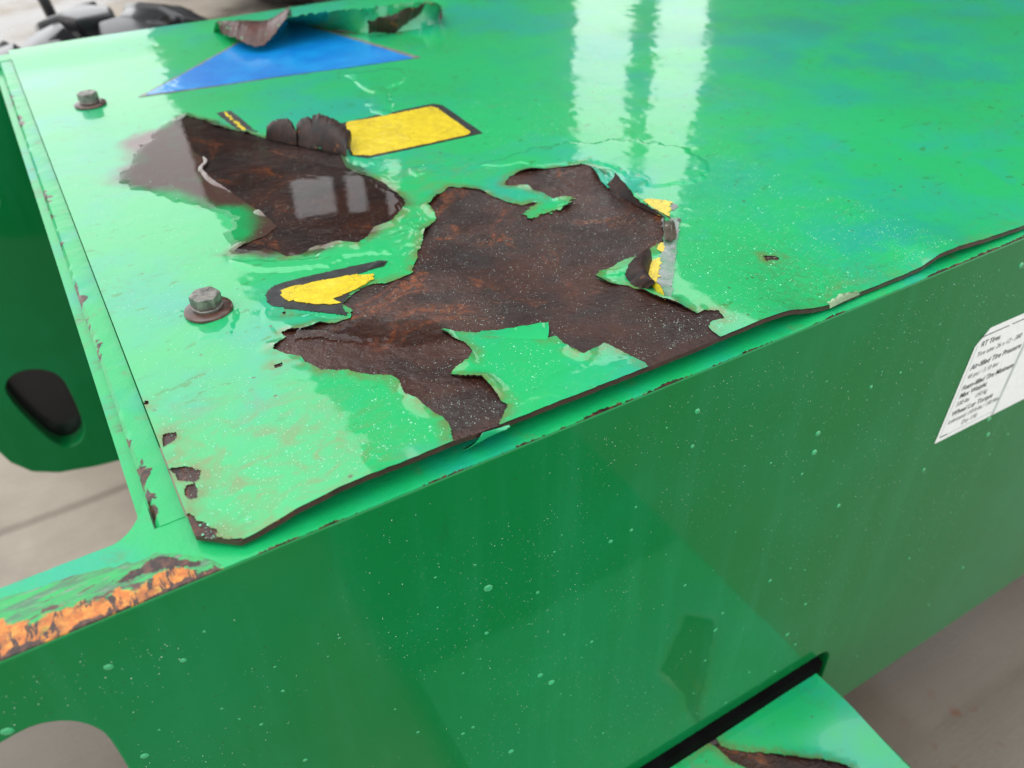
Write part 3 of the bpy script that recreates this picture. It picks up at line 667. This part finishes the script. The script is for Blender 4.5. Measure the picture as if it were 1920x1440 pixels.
# ------------------------------------------------------------------ decals on the cover
def skin(name, px, mat, parent, dz, wob=.0002, step=.0016, attrs=None, thick=.00025, label=None, avoid=False):
    """a thin film that follows the sheet, cut to an outline"""
    P2 = on_sheet(px)[:, :2]; lo = P2.min(0)-.002; hi = P2.max(0)+.002
    st = max(step, (hi-lo).max()/220)
    XX, YY = np.meshgrid(np.arange(lo[0], hi[0], st), np.arange(lo[1], hi[1], st), indexing='ij')
    xw = XX+wob*4*fbm(XX, YY, 300, 2, 3); yw = YY+wob*4*fbm(XX, YY, 300, 2, 5)
    ss = -sdf(P2, xw, yw)
    if avoid:
        for p in polys: ss = np.minimum(ss, sdf(p, XX+.0011*fbm(XX, YY, 160, 3, 1), YY+.0014*fbm(XX, YY, 160, 3, 9))-.0002)
    XX, YY, ss = snap(XX, YY, ss, .55)
    ZZ = zsheet(XX, YY)+PT+dz+.0002*fbm(XX, YY, 90, 2, 77)
    me = coat_mesh(name, XX, YY, ZZ, ss, thick, {'edge': ss, 'stain': ss*0, 'bead': ss*0+.3})
    o = put(name, me, [mat, mat], parent)
    if label: o['label'] = label
    return o
tri = [(258, 183), (530, 28), (790, 108)]
blue = skin('blue_decal', tri, GREYV, chassis, .0004, .0001, label='blue triangular decal with a thin grey edge')
skin('blue_field', [(272, 179), (530, 33), (776, 110), (650, 128)], BLUE, blue, .0008, .0001)
d2 = skin('yellow_decal', [(640, 232), (700, 218), (812, 195), (830, 198), (905, 250), (690, 297), (660, 293), (645, 268)], BLACKV, chassis, .0004, .0001, label='yellow block decal with black border beside the curled flaps')
skin('yellow_field', [(650, 230), (680, 226), (808, 201), (818, 203), (884, 250), (876, 254), (695, 293), (662, 292), (655, 270), (638, 284), (648, 262)], YEL, d2, .0008, .0002)
d3 = skin('yellow_decal', [(500, 566), (500, 545), (530, 530), (600, 514), (660, 500), (712, 489), (728, 490), (718, 500), (690, 508), (655, 520), (700, 516), (690, 528), (660, 545), (640, 575), (655, 592), (620, 588), (545, 580), (510, 574)], BLACKV, chassis, .0004, .0002,
          label='torn yellow decal with rounded black end near the large rust patch', avoid=True)
skin('yellow_field', [(528, 556), (530, 546), (545, 540), (600, 528), (655, 518), (701, 517), (698, 526), (670, 543), (640, 556), (625, 562), (640, 571), (600, 572), (560, 568), (535, 564)], YEL, d3, .0009, .0003, avoid=True)
d4 = skin('yellow_decal', [(1196, 377), (1222, 373), (1259, 379), (1257, 390), (1252, 408), (1238, 406), (1215, 390)], YEL, chassis, .0005, .0003, label='small yellow decal scrap by the triangular flap')
skin('decal_edge', [(1259, 380), (1272, 387), (1268, 392), (1257, 398)], GREYV, d4, .0004, .0002)
d5 = skin('clear_film', [(1241, 409), (1276, 411), (1268, 470), (1258, 562), (1246, 561), (1226, 545), (1236, 500), (1245, 450)], FILM, chassis, .0010, .0001, label='strip of cloudy clear film with torn yellow decal')
skin('film_edge', [(1271, 410), (1277, 411), (1269, 470), (1260, 563), (1256, 562), (1265, 470)], BLACKV, d5, .0012, .0001)
skin('yellow_field', [(1244, 455), (1233, 462), (1232, 470), (1244, 475)], YEL, d5, .0012, .0003)
skin('yellow_field', [(1239, 486), (1222, 490), (1212, 520), (1216, 536), (1229, 547), (1235, 520)], YEL, d5, .0014, .0003)
flap('film_curl', [(1243, 412), (1250, 412), (1262, 412)], [(1247, 450, .0090), (1256, 452, .0105), (1266, 447, .0080)], (0, 0, .005), mat_simple('smoky_film', (.07, .055, .04), .3, .6, .4, 150), GREYV, d5, nu=16, nv=8, seed=18, rag=.0003)
d6 = skin('yellow_decal', [(405, 212), (432, 208), (455, 226), (484, 250), (462, 248), (440, 240)], BLACKV, chassis, .0004, .0003, label='black and yellow decal scrap above the flooded patch', avoid=True)
skin('yellow_field', [(417, 212), (424, 211), (462, 244), (455, 246), (440, 232)], YEL, d6, .0008, .0003, avoid=True)
flap('decal_curl', [(690, 507), (700, 503), (722, 494)], [(690, 500, .0075), (705, 490, .0088), (725, 489, .0070)], (0, 0, .002), BLACKV, GREYV, d3, nu=14, nv=5, seed=19, rag=.0002)

# ------------------------------------------------------------------ bolts
def lathe(name, prof, c, n=40, smooth=True):
    V = []; Fc = []
    for r_, z in prof:
        for k in range(n):
            a = 2*math.pi*k/n; V.append((c[0]+r_*math.cos(a), c[1]+r_*math.sin(a), c[2]+z))
    for j in range(len(prof)-1):
        for k in range(n): Fc.append((j*n+k, j*n+(k+1) % n, (j+1)*n+(k+1) % n, (j+1)*n+k))
    Fc.append(tuple(range((len(prof)-1)*n, len(prof)*n))); Fc.append(tuple(range(n))[::-1])
    me = mesh(name, V, Fc, smooth); me.set_sharp_from_angle(angle=math.radians(35)); return me
def hex_head(name, c, af, h, z0, rot):
    bm = bmesh.new(); n = 48; R = af/2/math.cos(math.pi/6)
    def hr(a): return af/2/math.cos(((a+math.pi/6) % (math.pi/3))-math.pi/6)
    rings = []
    cham = []
    for j, z in enumerate((0, .001, h-.0026, h-.0018, h-.0010, h-.0003, h)):
        ring = []
        for k in range(n):
            a = 2*math.pi*k/n; rr = hr(a)
            lim = af/2*1.03 + (h-z)*1.9 if z > .002 else 9
            if j == 0: rr -= .0004
            if j == 6: lim = af/2*.95
            rr = min(rr, lim); ring.append(bm.verts.new((c[0]+rr*math.cos(a+rot), c[1]+rr*math.sin(a+rot), c[2]+z0+z)))
        rings.append(ring)
    for r0, r1 in zip(rings[:-1], rings[1:]):
        for k in range(n): bm.faces.new((r0[k], r0[(k+1) % n], r1[(k+1) % n], r1[k]))
    bm.faces.new(rings[-1]); bm.faces.new(rings[0][::-1])
    # grade marks on the face
    return from_bm(name, bm, True, 28)
def bolt(px, label):
    c = on_sheet([px])[0]
    w_ = put('bolt', lathe('washer', [(.004, 0), (.0130, 0), (.0134, .0008), (.0132, .0018), (.0124, .0024), (.0085, .0027), (.004, .0027)], c), WASH, chassis)
    w_['label'] = label
    put('bolt_collar', lathe('collar', [(.004, .0027), (.0082, .0027), (.0084, .0031), (.0084, .0042), (.0078, .0046), (.004, .0046)], c), STEEL, w_)
    put('bolt_head', hex_head('head', c, .0148, .0066, .0047, .35), STEEL, w_)
    for k in range(3):
        a = .9+k*2.1; bm = bmesh.new(); bmesh.ops.create_cube(bm, size=1)
        bmesh.ops.scale(bm, vec=(.0030, .0005, .0004), verts=bm.verts); bmesh.ops.rotate(bm, matrix=Matrix.Rotation(a, 3, 'Z'), verts=bm.verts)
        bmesh.ops.translate(bm, vec=(c[0]+.0048*math.cos(a), c[1]+.0048*math.sin(a), c[2]+.01135), verts=bm.verts)
        put('grade_mark', from_bm('grade_mark', bm), STEEL, w_)
bolt((392, 583), 'weathered hex bolt on rusty washer, the sharper one near the big patch')
bolt((170, 197), 'hex bolt on rusty washer near the far margin and blue decal')

# ------------------------------------------------------------------ specification label on the front plate
YL = -.0004
q = at_y([(1752, 832), (1826, 658), (1885, 765)], YL)
O_ = q[0]; ux = q[2]-q[0]; ux /= np.linalg.norm(ux); uy = np.cross(np.array([0, -1, 0.]), ux); uy = uy if uy[2] > 0 else -uy
def lab(u, v, d=0): return O_+ux*u+uy*v+np.array([0, -d, 0])
def flat_poly(name, uv, d, mat, parent, th=.0002):
    bm = bmesh.new(); f_ = bm.faces.new([bm.verts.new(lab(u, v, d)) for u, v in uv]); bm.normal_update()
    r_ = bmesh.ops.extrude_face_region(bm, geom=[f_]); bmesh.ops.translate(bm, vec=(0, -th, 0), verts=[x for x in r_['geom'] if isinstance(x, bmesh.types.BMVert)])
    return put(name, from_bm(name, bm), mat, parent)
LH = .100; LW = .19
spec = flat_poly('spec_label', [(0, 0), (LW, 0), (LW, LH), (.011, LH), (.0005, LH-.0125)], 0, LABELW, chassis); spec['label'] = 'white printed tyre specification label with black border'
def rule(a, b, wd, mat=INK, nm='border_rule'):
    a = np.array(a); b = np.array(b); t = (b-a)/np.linalg.norm(b-a); n_ = np.array([-t[1], t[0]])*wd/2
    flat_poly(nm, [tuple(a-n_), tuple(b-n_), tuple(b+n_), tuple(a+n_)], .0002, mat, spec, .0001)
rule((.0035, .0045), (.0035, .0872), .0008, INKG); rule((.0035, .0872), (.0360, .0930), .0009) if False else rule((.0035, .0945), (.0345, .0945), .0009)
rule((.038, .0945), (.18, .0945), .0009); rule((.0035, .0045), (.066, .0045), .0009, INKG); rule((.0035, .0045), (.012, .0045), .0011)
rule((.0685, .0005), (.0685, .0935), .0034, INKG, 'divider')
rows = [('RT Tires', .0075, .0850, 1.1), ('Tire size: 26 x 12 - 380', .0075, .0765, 1.0), ('Air-filled Tire Pressure', .0065, .0655, 1.15), ('45 psi / 3.10 bar', .0075, .0572, 1.0),
        ('Foam-filled Tire Minimum', .0065, .0472, 1.15), ('Max Weight', .0075, .0398, 1.15), ('330 lbs    150 kg', .0075, .0322, 1.0), ('Wheel Lug Torque', .0070, .0232, 1.15),
        ('Lubricated 110 ft-lbs / 150 Nm', .0070, .0158, 1.0), ('Dry 130', .0260, .0082, 1.0)]
for tx, u, v, k in rows:
    cu = bpy.data.curves.new('t', 'FONT'); cu.body = tx; cu.size = .0062*k; cu.offset = .00012 if k > 1.05 else 0
    t = bpy.data.objects.new('t', cu); COL.objects.link(t); dg = bpy.context.evaluated_depsgraph_get(); dg.update()
    me = bpy.data.meshes.new_from_object(t.evaluated_get(dg)); bpy.data.objects.remove(t); bpy.data.curves.remove(cu)
    o3 = lab(u, v, .00035)
    wmax = max(vv.co.x for vv in me.vertices); kx = min(.88, (.0665-u)/wmax)
    me.transform(Matrix(((ux[0]*kx, uy[0], 0, o3[0]), (ux[1]*kx, uy[1], -1, o3[1]), (ux[2]*kx, uy[2], 0, o3[2]), (0, 0, 0, 1)))); me.materials.clear()
    put('print_line', me, INK, spec)

# ------------------------------------------------------------------ outrigger beam through the slot
TX0, TX1, TY0, TY1, TZ = .12, .4385, -.75, .30, -.4135
bm = bmesh.new()
prof = rrect((TX0+TX1)/2, TZ-.0008-.041, TX1-TX0, .082, .006, 5)
r0 = [bm.verts.new((x, TY0, z)) for x, z in prof]; r1 = [bm.verts.new((x, TY1, z)) for x, z in prof]
for k in range(len(prof)): bm.faces.new((r0[k], r0[(k+1) % len(prof)], r1[(k+1) % len(prof)], r1[k]))
bm.faces.new(r0); bm.faces.new(r1[::-1])
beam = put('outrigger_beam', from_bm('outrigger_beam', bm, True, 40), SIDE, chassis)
tx = np.linspace(TX0+.006, TX1-.0055, 300); ty = np.linspace(-.18, -.004, 200)
bX, bY = np.meshgrid(tx, ty, indexing='ij')
def tpoly(px): return at_z(px, TZ+.002)[:, :2]
TR = tpoly([(1325, 1376), (1345, 1385), (1352, 1398), (1400, 1410), (1450, 1413), (1500, 1424), (1550, 1429), (1600, 1444), (1600, 1500), (1440, 1500), (1400, 1440), (1370, 1425), (1345, 1402), (1318, 1386)])
bs = sdf(TR, bX+.0012*fbm(bX, bY, 130, 3, 3), bY+.0016*fbm(bX, bY, 130, 3, 6))
bX, bY, bs = snap(bX, bY, bs, .5)
pill = .006*np.exp(-((bX-.400)/.045)**2-((bY+.042)/.032)**2)
bZ = TZ+.0012+pill+np.minimum(np.maximum(bs, 0), .01)*0+.0030*np.exp(-np.maximum(bs, 0)/.006)*sstep(-.035, -.06, bY)
bZ = bZ-.004*sstep(.008, 0, TX1-.0055-bX)*0
pm = coat_mesh('paint_coat', bX, bY, bZ, bs, .003, {'edge': bs, 'stain': np.clip(.8*np.exp(-((bX-.30)/.03)**2-((bY+.01)/.02)**2), 0, 1), 'bead': bs*0+.3})
put('paint_coat', pm, [TOP, UNDER], beam)
rx, ry = np.meshgrid(np.linspace(TX0+.007, TX1-.0065, 60), np.linspace(-.178, -.006, 40), indexing='ij')
put('bare_steel', slab_mesh('bare_steel', rx, ry, rx*0+TZ+.0004, .001), [RUST, BARE_EDGE], beam)

# ------------------------------------------------------------------ wheel beyond the far plate
WC = np.array([.140, 1.25, -.385]); WR = .290; WW = .26
prof = [(-.13, .16), (-.13, .24), (-.118, .272), (-.09, .286), (0, .290), (.09, .286), (.118, .272), (.13, .24), (.13, .16)]
nA = 72; V = []; Fc = []
for k in range(nA):
    a = 2*math.pi*k/nA
    for y, r_ in prof: V.append((WC[0]+r_*math.cos(a), WC[1]+y, WC[2]+r_*math.sin(a)))
m_ = len(prof)
for k in range(nA):
    for j in range(m_): Fc.append((k*m_+j, k*m_+(j+1) % m_, ((k+1) % nA)*m_+(j+1) % m_, ((k+1) % nA)*m_+j))
bm = bmesh.new(); me_ = mesh('tyre', V, Fc); wheel = put('wheel', me_, RUBBER, chassis); wheel['label'] = 'wet black tyre with deep chunky tread lugs'
bm.free()
def lug_mesh(side):
    """a chunky tread bar: wide at the shoulder, stepped towards the middle; built at the wheel's top"""
    bm = bmesh.new(); pts = [(-.062, -.134), (.040, -.134), (.048, -.085), (.030, -.070), (.062, -.030), (.058, .012), (.002, .012), (-.020, -.045), (-.055, -.060)]
    pts = [(x, y*side) for x, y in pts]
    if side < 0: pts = pts[::-1]
    def zz(x, y, lift): return math.sqrt(max((WR+lift)**2-x*x, 0))-(.018 if abs(y) > .12 else 0)
    lo = [bm.verts.new((x, y, zz(x, y, -.004))) for x, y in pts]; hi = [bm.verts.new((x*.93, y*.965, zz(x, y, .030))) for x, y in pts]
    for k in range(len(pts)): bm.faces.new((lo[k], lo[(k+1) % len(pts)], hi[(k+1) % len(pts)], hi[k]))
    bm.faces.new(hi); bm.faces.new(lo[::-1])
    bmesh.ops.recalc_face_normals(bm, faces=bm.faces[:])
    bmesh.ops.bevel(bm, geom=[e_ for e_ in bm.edges], offset=.006, segments=2, affect='EDGES', profile=.6)
    return from_bm('tread_lug', bm, True, 45)
LM = {1: lug_mesh(1), -1: lug_mesh(-1)}
for mm in LM.values(): mm.materials.append(RUBBER)
NL = 13
for k in range(NL):
    for sd in (1, -1):
        o = bpy.data.objects.new('tread_lug', LM[sd]); COL.objects.link(o); o.parent = wheel
        a = 2*math.pi*(k+(.5 if sd < 0 else 0))/NL + .10
        o.matrix_basis = Matrix.Translation(WC) @ Matrix.Rotation(a, 4, 'Y')
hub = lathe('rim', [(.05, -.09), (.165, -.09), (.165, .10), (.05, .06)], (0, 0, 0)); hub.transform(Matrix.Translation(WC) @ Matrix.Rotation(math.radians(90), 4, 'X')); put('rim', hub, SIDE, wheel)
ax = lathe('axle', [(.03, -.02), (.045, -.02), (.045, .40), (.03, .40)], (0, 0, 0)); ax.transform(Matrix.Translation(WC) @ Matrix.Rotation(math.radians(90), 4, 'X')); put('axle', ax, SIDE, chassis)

# ------------------------------------------------------------------ things around
def tube(name, P, r_, mat, n=12, parent=None):
    P = [Vector(p) for p in P]; V = []; Fc = []
    for k, p in enumerate(P):
        t = (P[min(k+1, len(P)-1)]-P[max(k-1, 0)]).normalized(); u = t.cross(Vector((0, 1, 0.01))).normalized(); v = t.cross(u)
        for j in range(n):
            a = 2*math.pi*j/n; V.append(p+u*math.cos(a)*r_+v*math.sin(a)*r_)
    for k in range(len(P)-1):
        for j in range(n): Fc.append((k*n+j, k*n+(j+1) % n, (k+1)*n+(j+1) % n, (k+1)*n+j))
    Fc += [tuple(range(n))[::-1], tuple(range((len(P)-1)*n, len(P)*n))]
    return put(name, mesh(name, V, Fc), mat, parent)
a0, a1 = at_y([(82, 0), (112, 60)], 1.43); dr = a1-a0; dr = dr/abs(dr[2])
foot = a1+dr*(a1[2]-GZ-.004); top_ = a0-dr*.035
rod = tube('black_rod', [foot, a1, a0, top_], .009, RUBBER); tag(rod, 'thin black leaning rod behind the chunky tyre', 'rod')

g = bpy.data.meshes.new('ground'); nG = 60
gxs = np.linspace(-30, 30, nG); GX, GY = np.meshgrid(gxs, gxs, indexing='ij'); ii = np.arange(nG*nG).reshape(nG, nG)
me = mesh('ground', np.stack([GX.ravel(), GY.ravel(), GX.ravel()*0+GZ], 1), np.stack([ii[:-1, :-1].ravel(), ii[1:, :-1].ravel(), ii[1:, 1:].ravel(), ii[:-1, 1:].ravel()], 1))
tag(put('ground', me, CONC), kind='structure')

# parked machine's tyre far behind
def plain_tyre(c, r_, wd):
    P_ = [(-wd/2, r_*.6), (-wd/2, r_*.86), (-wd*.42, r_*.97), (0, r_), (wd*.42, r_*.97), (wd/2, r_*.86), (wd/2, r_*.6)]
    V = []; Fc = []; m2 = len(P_); n2 = 64
    for k in range(n2):
        a = 2*math.pi*k/n2
        for y, rr in P_:
            if abs(y) < wd*.45 and (k//2) % 2: rr *= .95
            V.append((c[0]+rr*math.cos(a), c[1]+y, c[2]+rr*math.sin(a)))
    for k in range(n2):
        for j in range(m2): Fc.append((k*m2+j, k*m2+(j+1) % m2, ((k+1) % n2)*m2+(j+1) % m2, ((k+1) % n2)*m2+j))
    return mesh('far_tyre', V, Fc)
tc = at_z([(575, 20)], GZ)[0]
ft = empty('parked_wheel', (tc[0], tc[1]+.2, GZ)); tag(ft, 'black tyre of a parked machine on the concrete far behind', 'wheel')
put('tyre', plain_tyre((tc[0], tc[1]+.2, GZ+.44), .44, .36), RUBBER, ft)
rm = lathe('rim', [(.05, -.10), (.27, -.15), (.27, .15), (.05, .10)], (0, 0, 0)); rm.transform(Matrix.Translation((tc[0], tc[1]+.2, GZ+.44)) @ Matrix.Rotation(math.radians(90), 4, 'X')); put('rim', rm, DARK, ft)

# the tall dark shed the wet cover mirrors (beyond the frame)
def wall_pt(az, el, D=8.0, naz=30.0):
    a, e2, n2 = math.radians(az), math.radians(el), math.radians(naz)
    rho = D/math.cos(a-n2); return rho*math.sin(a), rho*math.cos(a), rho*math.tan(e2)
def wall_uv(az, el, D=8.0, naz=30.0):
    x, y, z = wall_pt(az, el, D, naz); n2 = math.radians(naz)
    return (x*math.cos(n2)-y*math.sin(n2), z)
zb = GZ+CAM[2]   # seen in the cover: angles are taken from the mirrored eye
H_ = wall_uv(30, 50)[1]
outl = [(wall_uv(8.0, 5)[0], zb), (wall_uv(88, 5)[0], zb), (wall_uv(88, 5)[0], H_), (wall_uv(18.5, 43)[0], H_), wall_uv(17.3, 40), wall_uv(12.9, 35.6), wall_uv(10.5, 31), wall_uv(8.8, 27), wall_uv(8.1, 17)]
u0, u1 = wall_uv(34.6, 20)[0], wall_uv(43.2, 20)[0]; u2 = wall_uv(48, 30)[0]
um = wall_uv(38.3, 20)[0]; un = wall_uv(39.9, 20)[0]
hole5 = [(u0, wall_uv(35, 8)[1]), (um-.10, wall_uv(38, 8)[1]), (um-.16, wall_uv(38, 12)[1]), (um+.03, wall_uv(38, 15)[1]), (um+.02, wall_uv(38, 19)[1]), (um+.10, wall_uv(38, 23)[1]), (um+.12, wall_uv(38, 27)[1]), (u0, wall_uv(35, 27)[1])]
hole1 = [(u0, wall_uv(35, 27.6)[1]), (um+.22, wall_uv(38, 27.6)[1]), (um+.21, wall_uv(38, 22)[1]), (um+.22, wall_uv(38, 18)[1]), (um+.16, wall_uv(38, 14)[1]), (um+.30, wall_uv(38, 11)[1]), (um+.22, wall_uv(43, 8)[1]), (u1, wall_uv(43, 8)[1]), (u1, wall_uv(43.2, 24.5)[1]), (wall_uv(49.5, 30)[0], wall_uv(49.5, 29)[1]), (wall_uv(48.5, 30)[0], wall_uv(47, 34.5)[1]), (u0, wall_uv(35, 34.5)[1])]
hole2 = [wall_uv(13.8, 23.2), wall_uv(17.2, 23.2), wall_uv(17.2, 26.3), wall_uv(13.8, 26.3)]
hole3 = [wall_uv(17.7, 23.2), wall_uv(19.4, 23.2), wall_uv(19.4, 26.3), wall_uv(17.7, 26.3)]; hole4 = [wall_uv(20.6, 22.6), wall_uv(22.2, 22.6), wall_uv(22.2, 27.0), wall_uv(20.6, 27.0)]
me = plate_xz('shed_wall', outl, [hole1, hole5, hole2, hole3, hole4], 0, .3, .01)
n2 = math.radians(30)
me.transform(Matrix.Translation((CAM[0]+8*math.sin(n2), CAM[1]+8*math.cos(n2), -CAM[2])) @ Matrix.Rotation(-n2, 4, 'Z'))
shed = put('shed', me, DARK); tag(shed, 'tall dark shed wall with openings, mirrored in the wet cover', 'shed')

# ------------------------------------------------------------------ water: pools, and beads as real drops
def pool(px, level, label, group=None, wob=.0022, edge=.0060, step=.0013):
    P2 = on_sheet(px)[:, :2]; lo = P2.min(0)-.004; hi = P2.max(0)+.004
    st = max(step, (hi-lo).max()/260)
    XX, YY = np.meshgrid(np.arange(lo[0], hi[0], st), np.arange(lo[1], hi[1], st), indexing='ij')
    ss = -sdf(P2, XX+wob*3*fbm(XX, YY, 90, 3, 13), YY+wob*3*fbm(XX, YY, 90, 3, 15))
    XX, YY, ss = snap(XX, YY, ss, .55)
    c = P2.mean(0); flat = float(np.mean(zsheet(P2[:, 0], P2[:, 1])))
    base = zsheet(XX, YY)+PT
    t = np.clip(ss/edge, 0, 1)
    flat = float(np.percentile(base[ss > 0], 70))+level
    prof_ = np.sqrt(np.clip(1-(1-t)**2, 0, 1)); ZZ = np.maximum(base+.00002, base*(1-prof_)+flat*prof_)*(ss < edge)+flat*(ss >= edge)
    nx, ny = XX.shape; idx = np.arange(nx*ny).reshape(nx, ny)
    q_ = (ss[:-1, :-1]+ss[1:, :-1]+ss[1:, 1:]+ss[:-1, 1:])/4 > 1e-9
    Fq = np.stack([idx[:-1, :-1][q_], idx[1:, :-1][q_], idx[1:, 1:][q_], idx[:-1, 1:][q_]], 1)
    V = np.stack([XX.ravel(), YY.ravel(), ZZ.ravel()], 1); used = np.unique(Fq); rm_ = np.full(len(V), -1); rm_[used] = np.arange(len(used))
    o = put('puddle', mesh('puddle', V[used], rm_[Fq]), WATER); tag(o, label, 'puddle', group); return o
pool([(300, 235), (350, 212), (420, 236), (520, 262), (640, 292), (700, 330), (765, 378), (740, 425), (690, 450), (640, 462), (560, 482), (430, 478), (420, 440), (440, 410), (330, 372), (220, 345), (250, 290)],
     .0008, 'rainwater flooding the brown patch below the yellow block decal')
pool([(560, 615), (640, 606), (700, 590), (790, 596), (850, 618), (835, 640), (740, 640), (640, 640), (560, 632)], .0006, 'thin rainwater pool on the large rust patch by the torn decal')

MIST = mat_simple('rain_mist_glint', (.55, .72, .63), .2, 1.0, .2, 50)  # pale colour stands for sky glints on the tiny droplets
def drops(name, P3, Nn, R_, flat, parent=None, mat=None):
    """half-ellipsoid drops at P3 with normals Nn"""
    k = 7; rings = [(1, 0), (.82, .55), (.45, .88)]
    V = []; Fc = []; base = 0
    Nn = Vector(Nn); u = Nn.orthogonal().normalized(); v = Nn.cross(u)
    u, v, nn = np.array(u), np.array(v), np.array(Nn)
    ang = np.arange(k)/k*2*np.pi; ca, sa = np.cos(ang), np.sin(ang)
    Vs = []
    for (rr, h) in rings:
        Vs.append(P3[:, None, :]+(R_[:, None, None]*rr)*(ca[None, :, None]*u+sa[None, :, None]*v*flat[1])+(R_*h*flat[0])[:, None, None]*nn)
    top = P3+(R_*flat[0])[:, None]*nn
    V = np.concatenate(Vs+[top[:, None, :]], 1); n = len(P3); m3 = k*3+1
    fl = []
    for r_ in range(2):
        for j in range(k): fl.append((r_*k+j, r_*k+(j+1) % k, (r_+1)*k+(j+1) % k, (r_+1)*k+j))
    for j in range(k): fl.append((2*k+j, 2*k+(j+1) % k, 3*k, 3*k))
    Fq = (np.array([f_ for f_ in fl[:2*k]])[None]+(np.arange(n)*m3)[:, None, None]).reshape(-1, 4)
    Ft = (np.array([f_[:3] for f_ in fl[2*k:]])[None]+(np.arange(n)*m3)[:, None, None]).reshape(-1, 3)
    me = bpy.data.meshes.new(name); Vf = V.reshape(-1, 3).astype(np.float32)
    me.vertices.add(len(Vf)); me.vertices.foreach_set('co', Vf.ravel())
    li = np.concatenate([Fq.ravel(), Ft.ravel()]).astype(np.int32); me.loops.add(len(li)); me.loops.foreach_set('vertex_index', li)
    ls = np.concatenate([np.arange(len(Fq))*4, len(Fq)*4+np.arange(len(Ft))*3]).astype(np.int32)
    me.polygons.add(len(ls)); me.polygons.foreach_set('loop_start', ls); me.update(calc_edges=True)
    me.polygons.foreach_set('use_smooth', np.ones(len(ls), bool))
    o = put(name, me, mat or DROP, parent); tag(o, kind='stuff'); return o
def clear_front(x, z): return (sdf(cut, x, z) > .004) & (sdf(slot, x, z) > .004)
n = 300
dx = RNG.uniform(-.2, .75, n); dz = -RNG.uniform(.012, .45, n); inc = clear_front(dx, dz)
R_ = .0006+.0019*RNG.random(n)**4
o = drops('rain_drops', np.stack([dx, np.full(n, -.0001), dz], 1)[inc], (0, -1, 0), R_[inc], (.30, 1.3), mat=mat_simple('bright_drop_on_paint', (.03, .34, .13), .12, 1.0, .15, 60, bump=0)); tag(o, 'rain drops clinging to the green front plate', 'rain drops')  # opaque light green stands in for light refracted through the drops
n = 9500
dx = RNG.uniform(-.2, .6, n); dz = -.012-.36*RNG.random(n)**1.3; inc = clear_front(dx, dz) & (fbm(dx, dz, 14, 3, 33)+.35*RNG.random(n) > .02)
R_ = .00008+.00016*RNG.random(n)**3
o = drops('rain_mist', np.stack([dx, np.full(n, -.0001), dz], 1)[inc], (0, -1, 0), R_[inc], (.6, 1.0), mat=MIST); tag(o, 'fine rain mist speckling the green front plate', 'rain mist')
def top_spots(n, pw):
    x = RNG.uniform(-.005, .45, n); y = .012+.40*RNG.random(n)**pw
    sz = zsheet(x, y); q_ = np.full(n, 1.0)
    for p in polys[:2]: q_ = np.minimum(q_, sdf(p, x, y))
    z = np.where(q_ > .002, sz+PT, sz); k = (np.abs(q_) > .002) & (fbm(x, y, 18, 3, 35)+.4*RNG.random(n) > .0)
    return np.stack([x, y, z], 1)[k], (q_ > .002)[k]
P3, on = top_spots(3000, 1.4); R_ = .00022+.0005*RNG.random(len(P3))**4
o = drops('rain_drops', P3[on], (0, 0, 1), R_[on], (.5, 1.0), mat=mat_simple('bright_bead_on_paint', (.10, .46, .25), .1, 1.0, .15, 60, bump=0)); tag(o, 'rain beads on the green top cover paint', 'rain drops')  # the beads' brightness is put into their pale green colour
o = drops('rain_drops', P3[~on], (0, 0, 1), R_[~on]*1.3, (.5, 1.0), mat=WATER); tag(o, 'rain beads on the bare rust', 'rain drops')
P3, on = top_spots(15000, 1.5); R_ = .00008+.00014*RNG.random(len(P3))**3
o = drops('rain_mist', P3, (0, 0, 1), R_, (.6, 1.0), mat=MIST); tag(o, 'fine rain mist speckling the top cover and rust', 'rain mist')
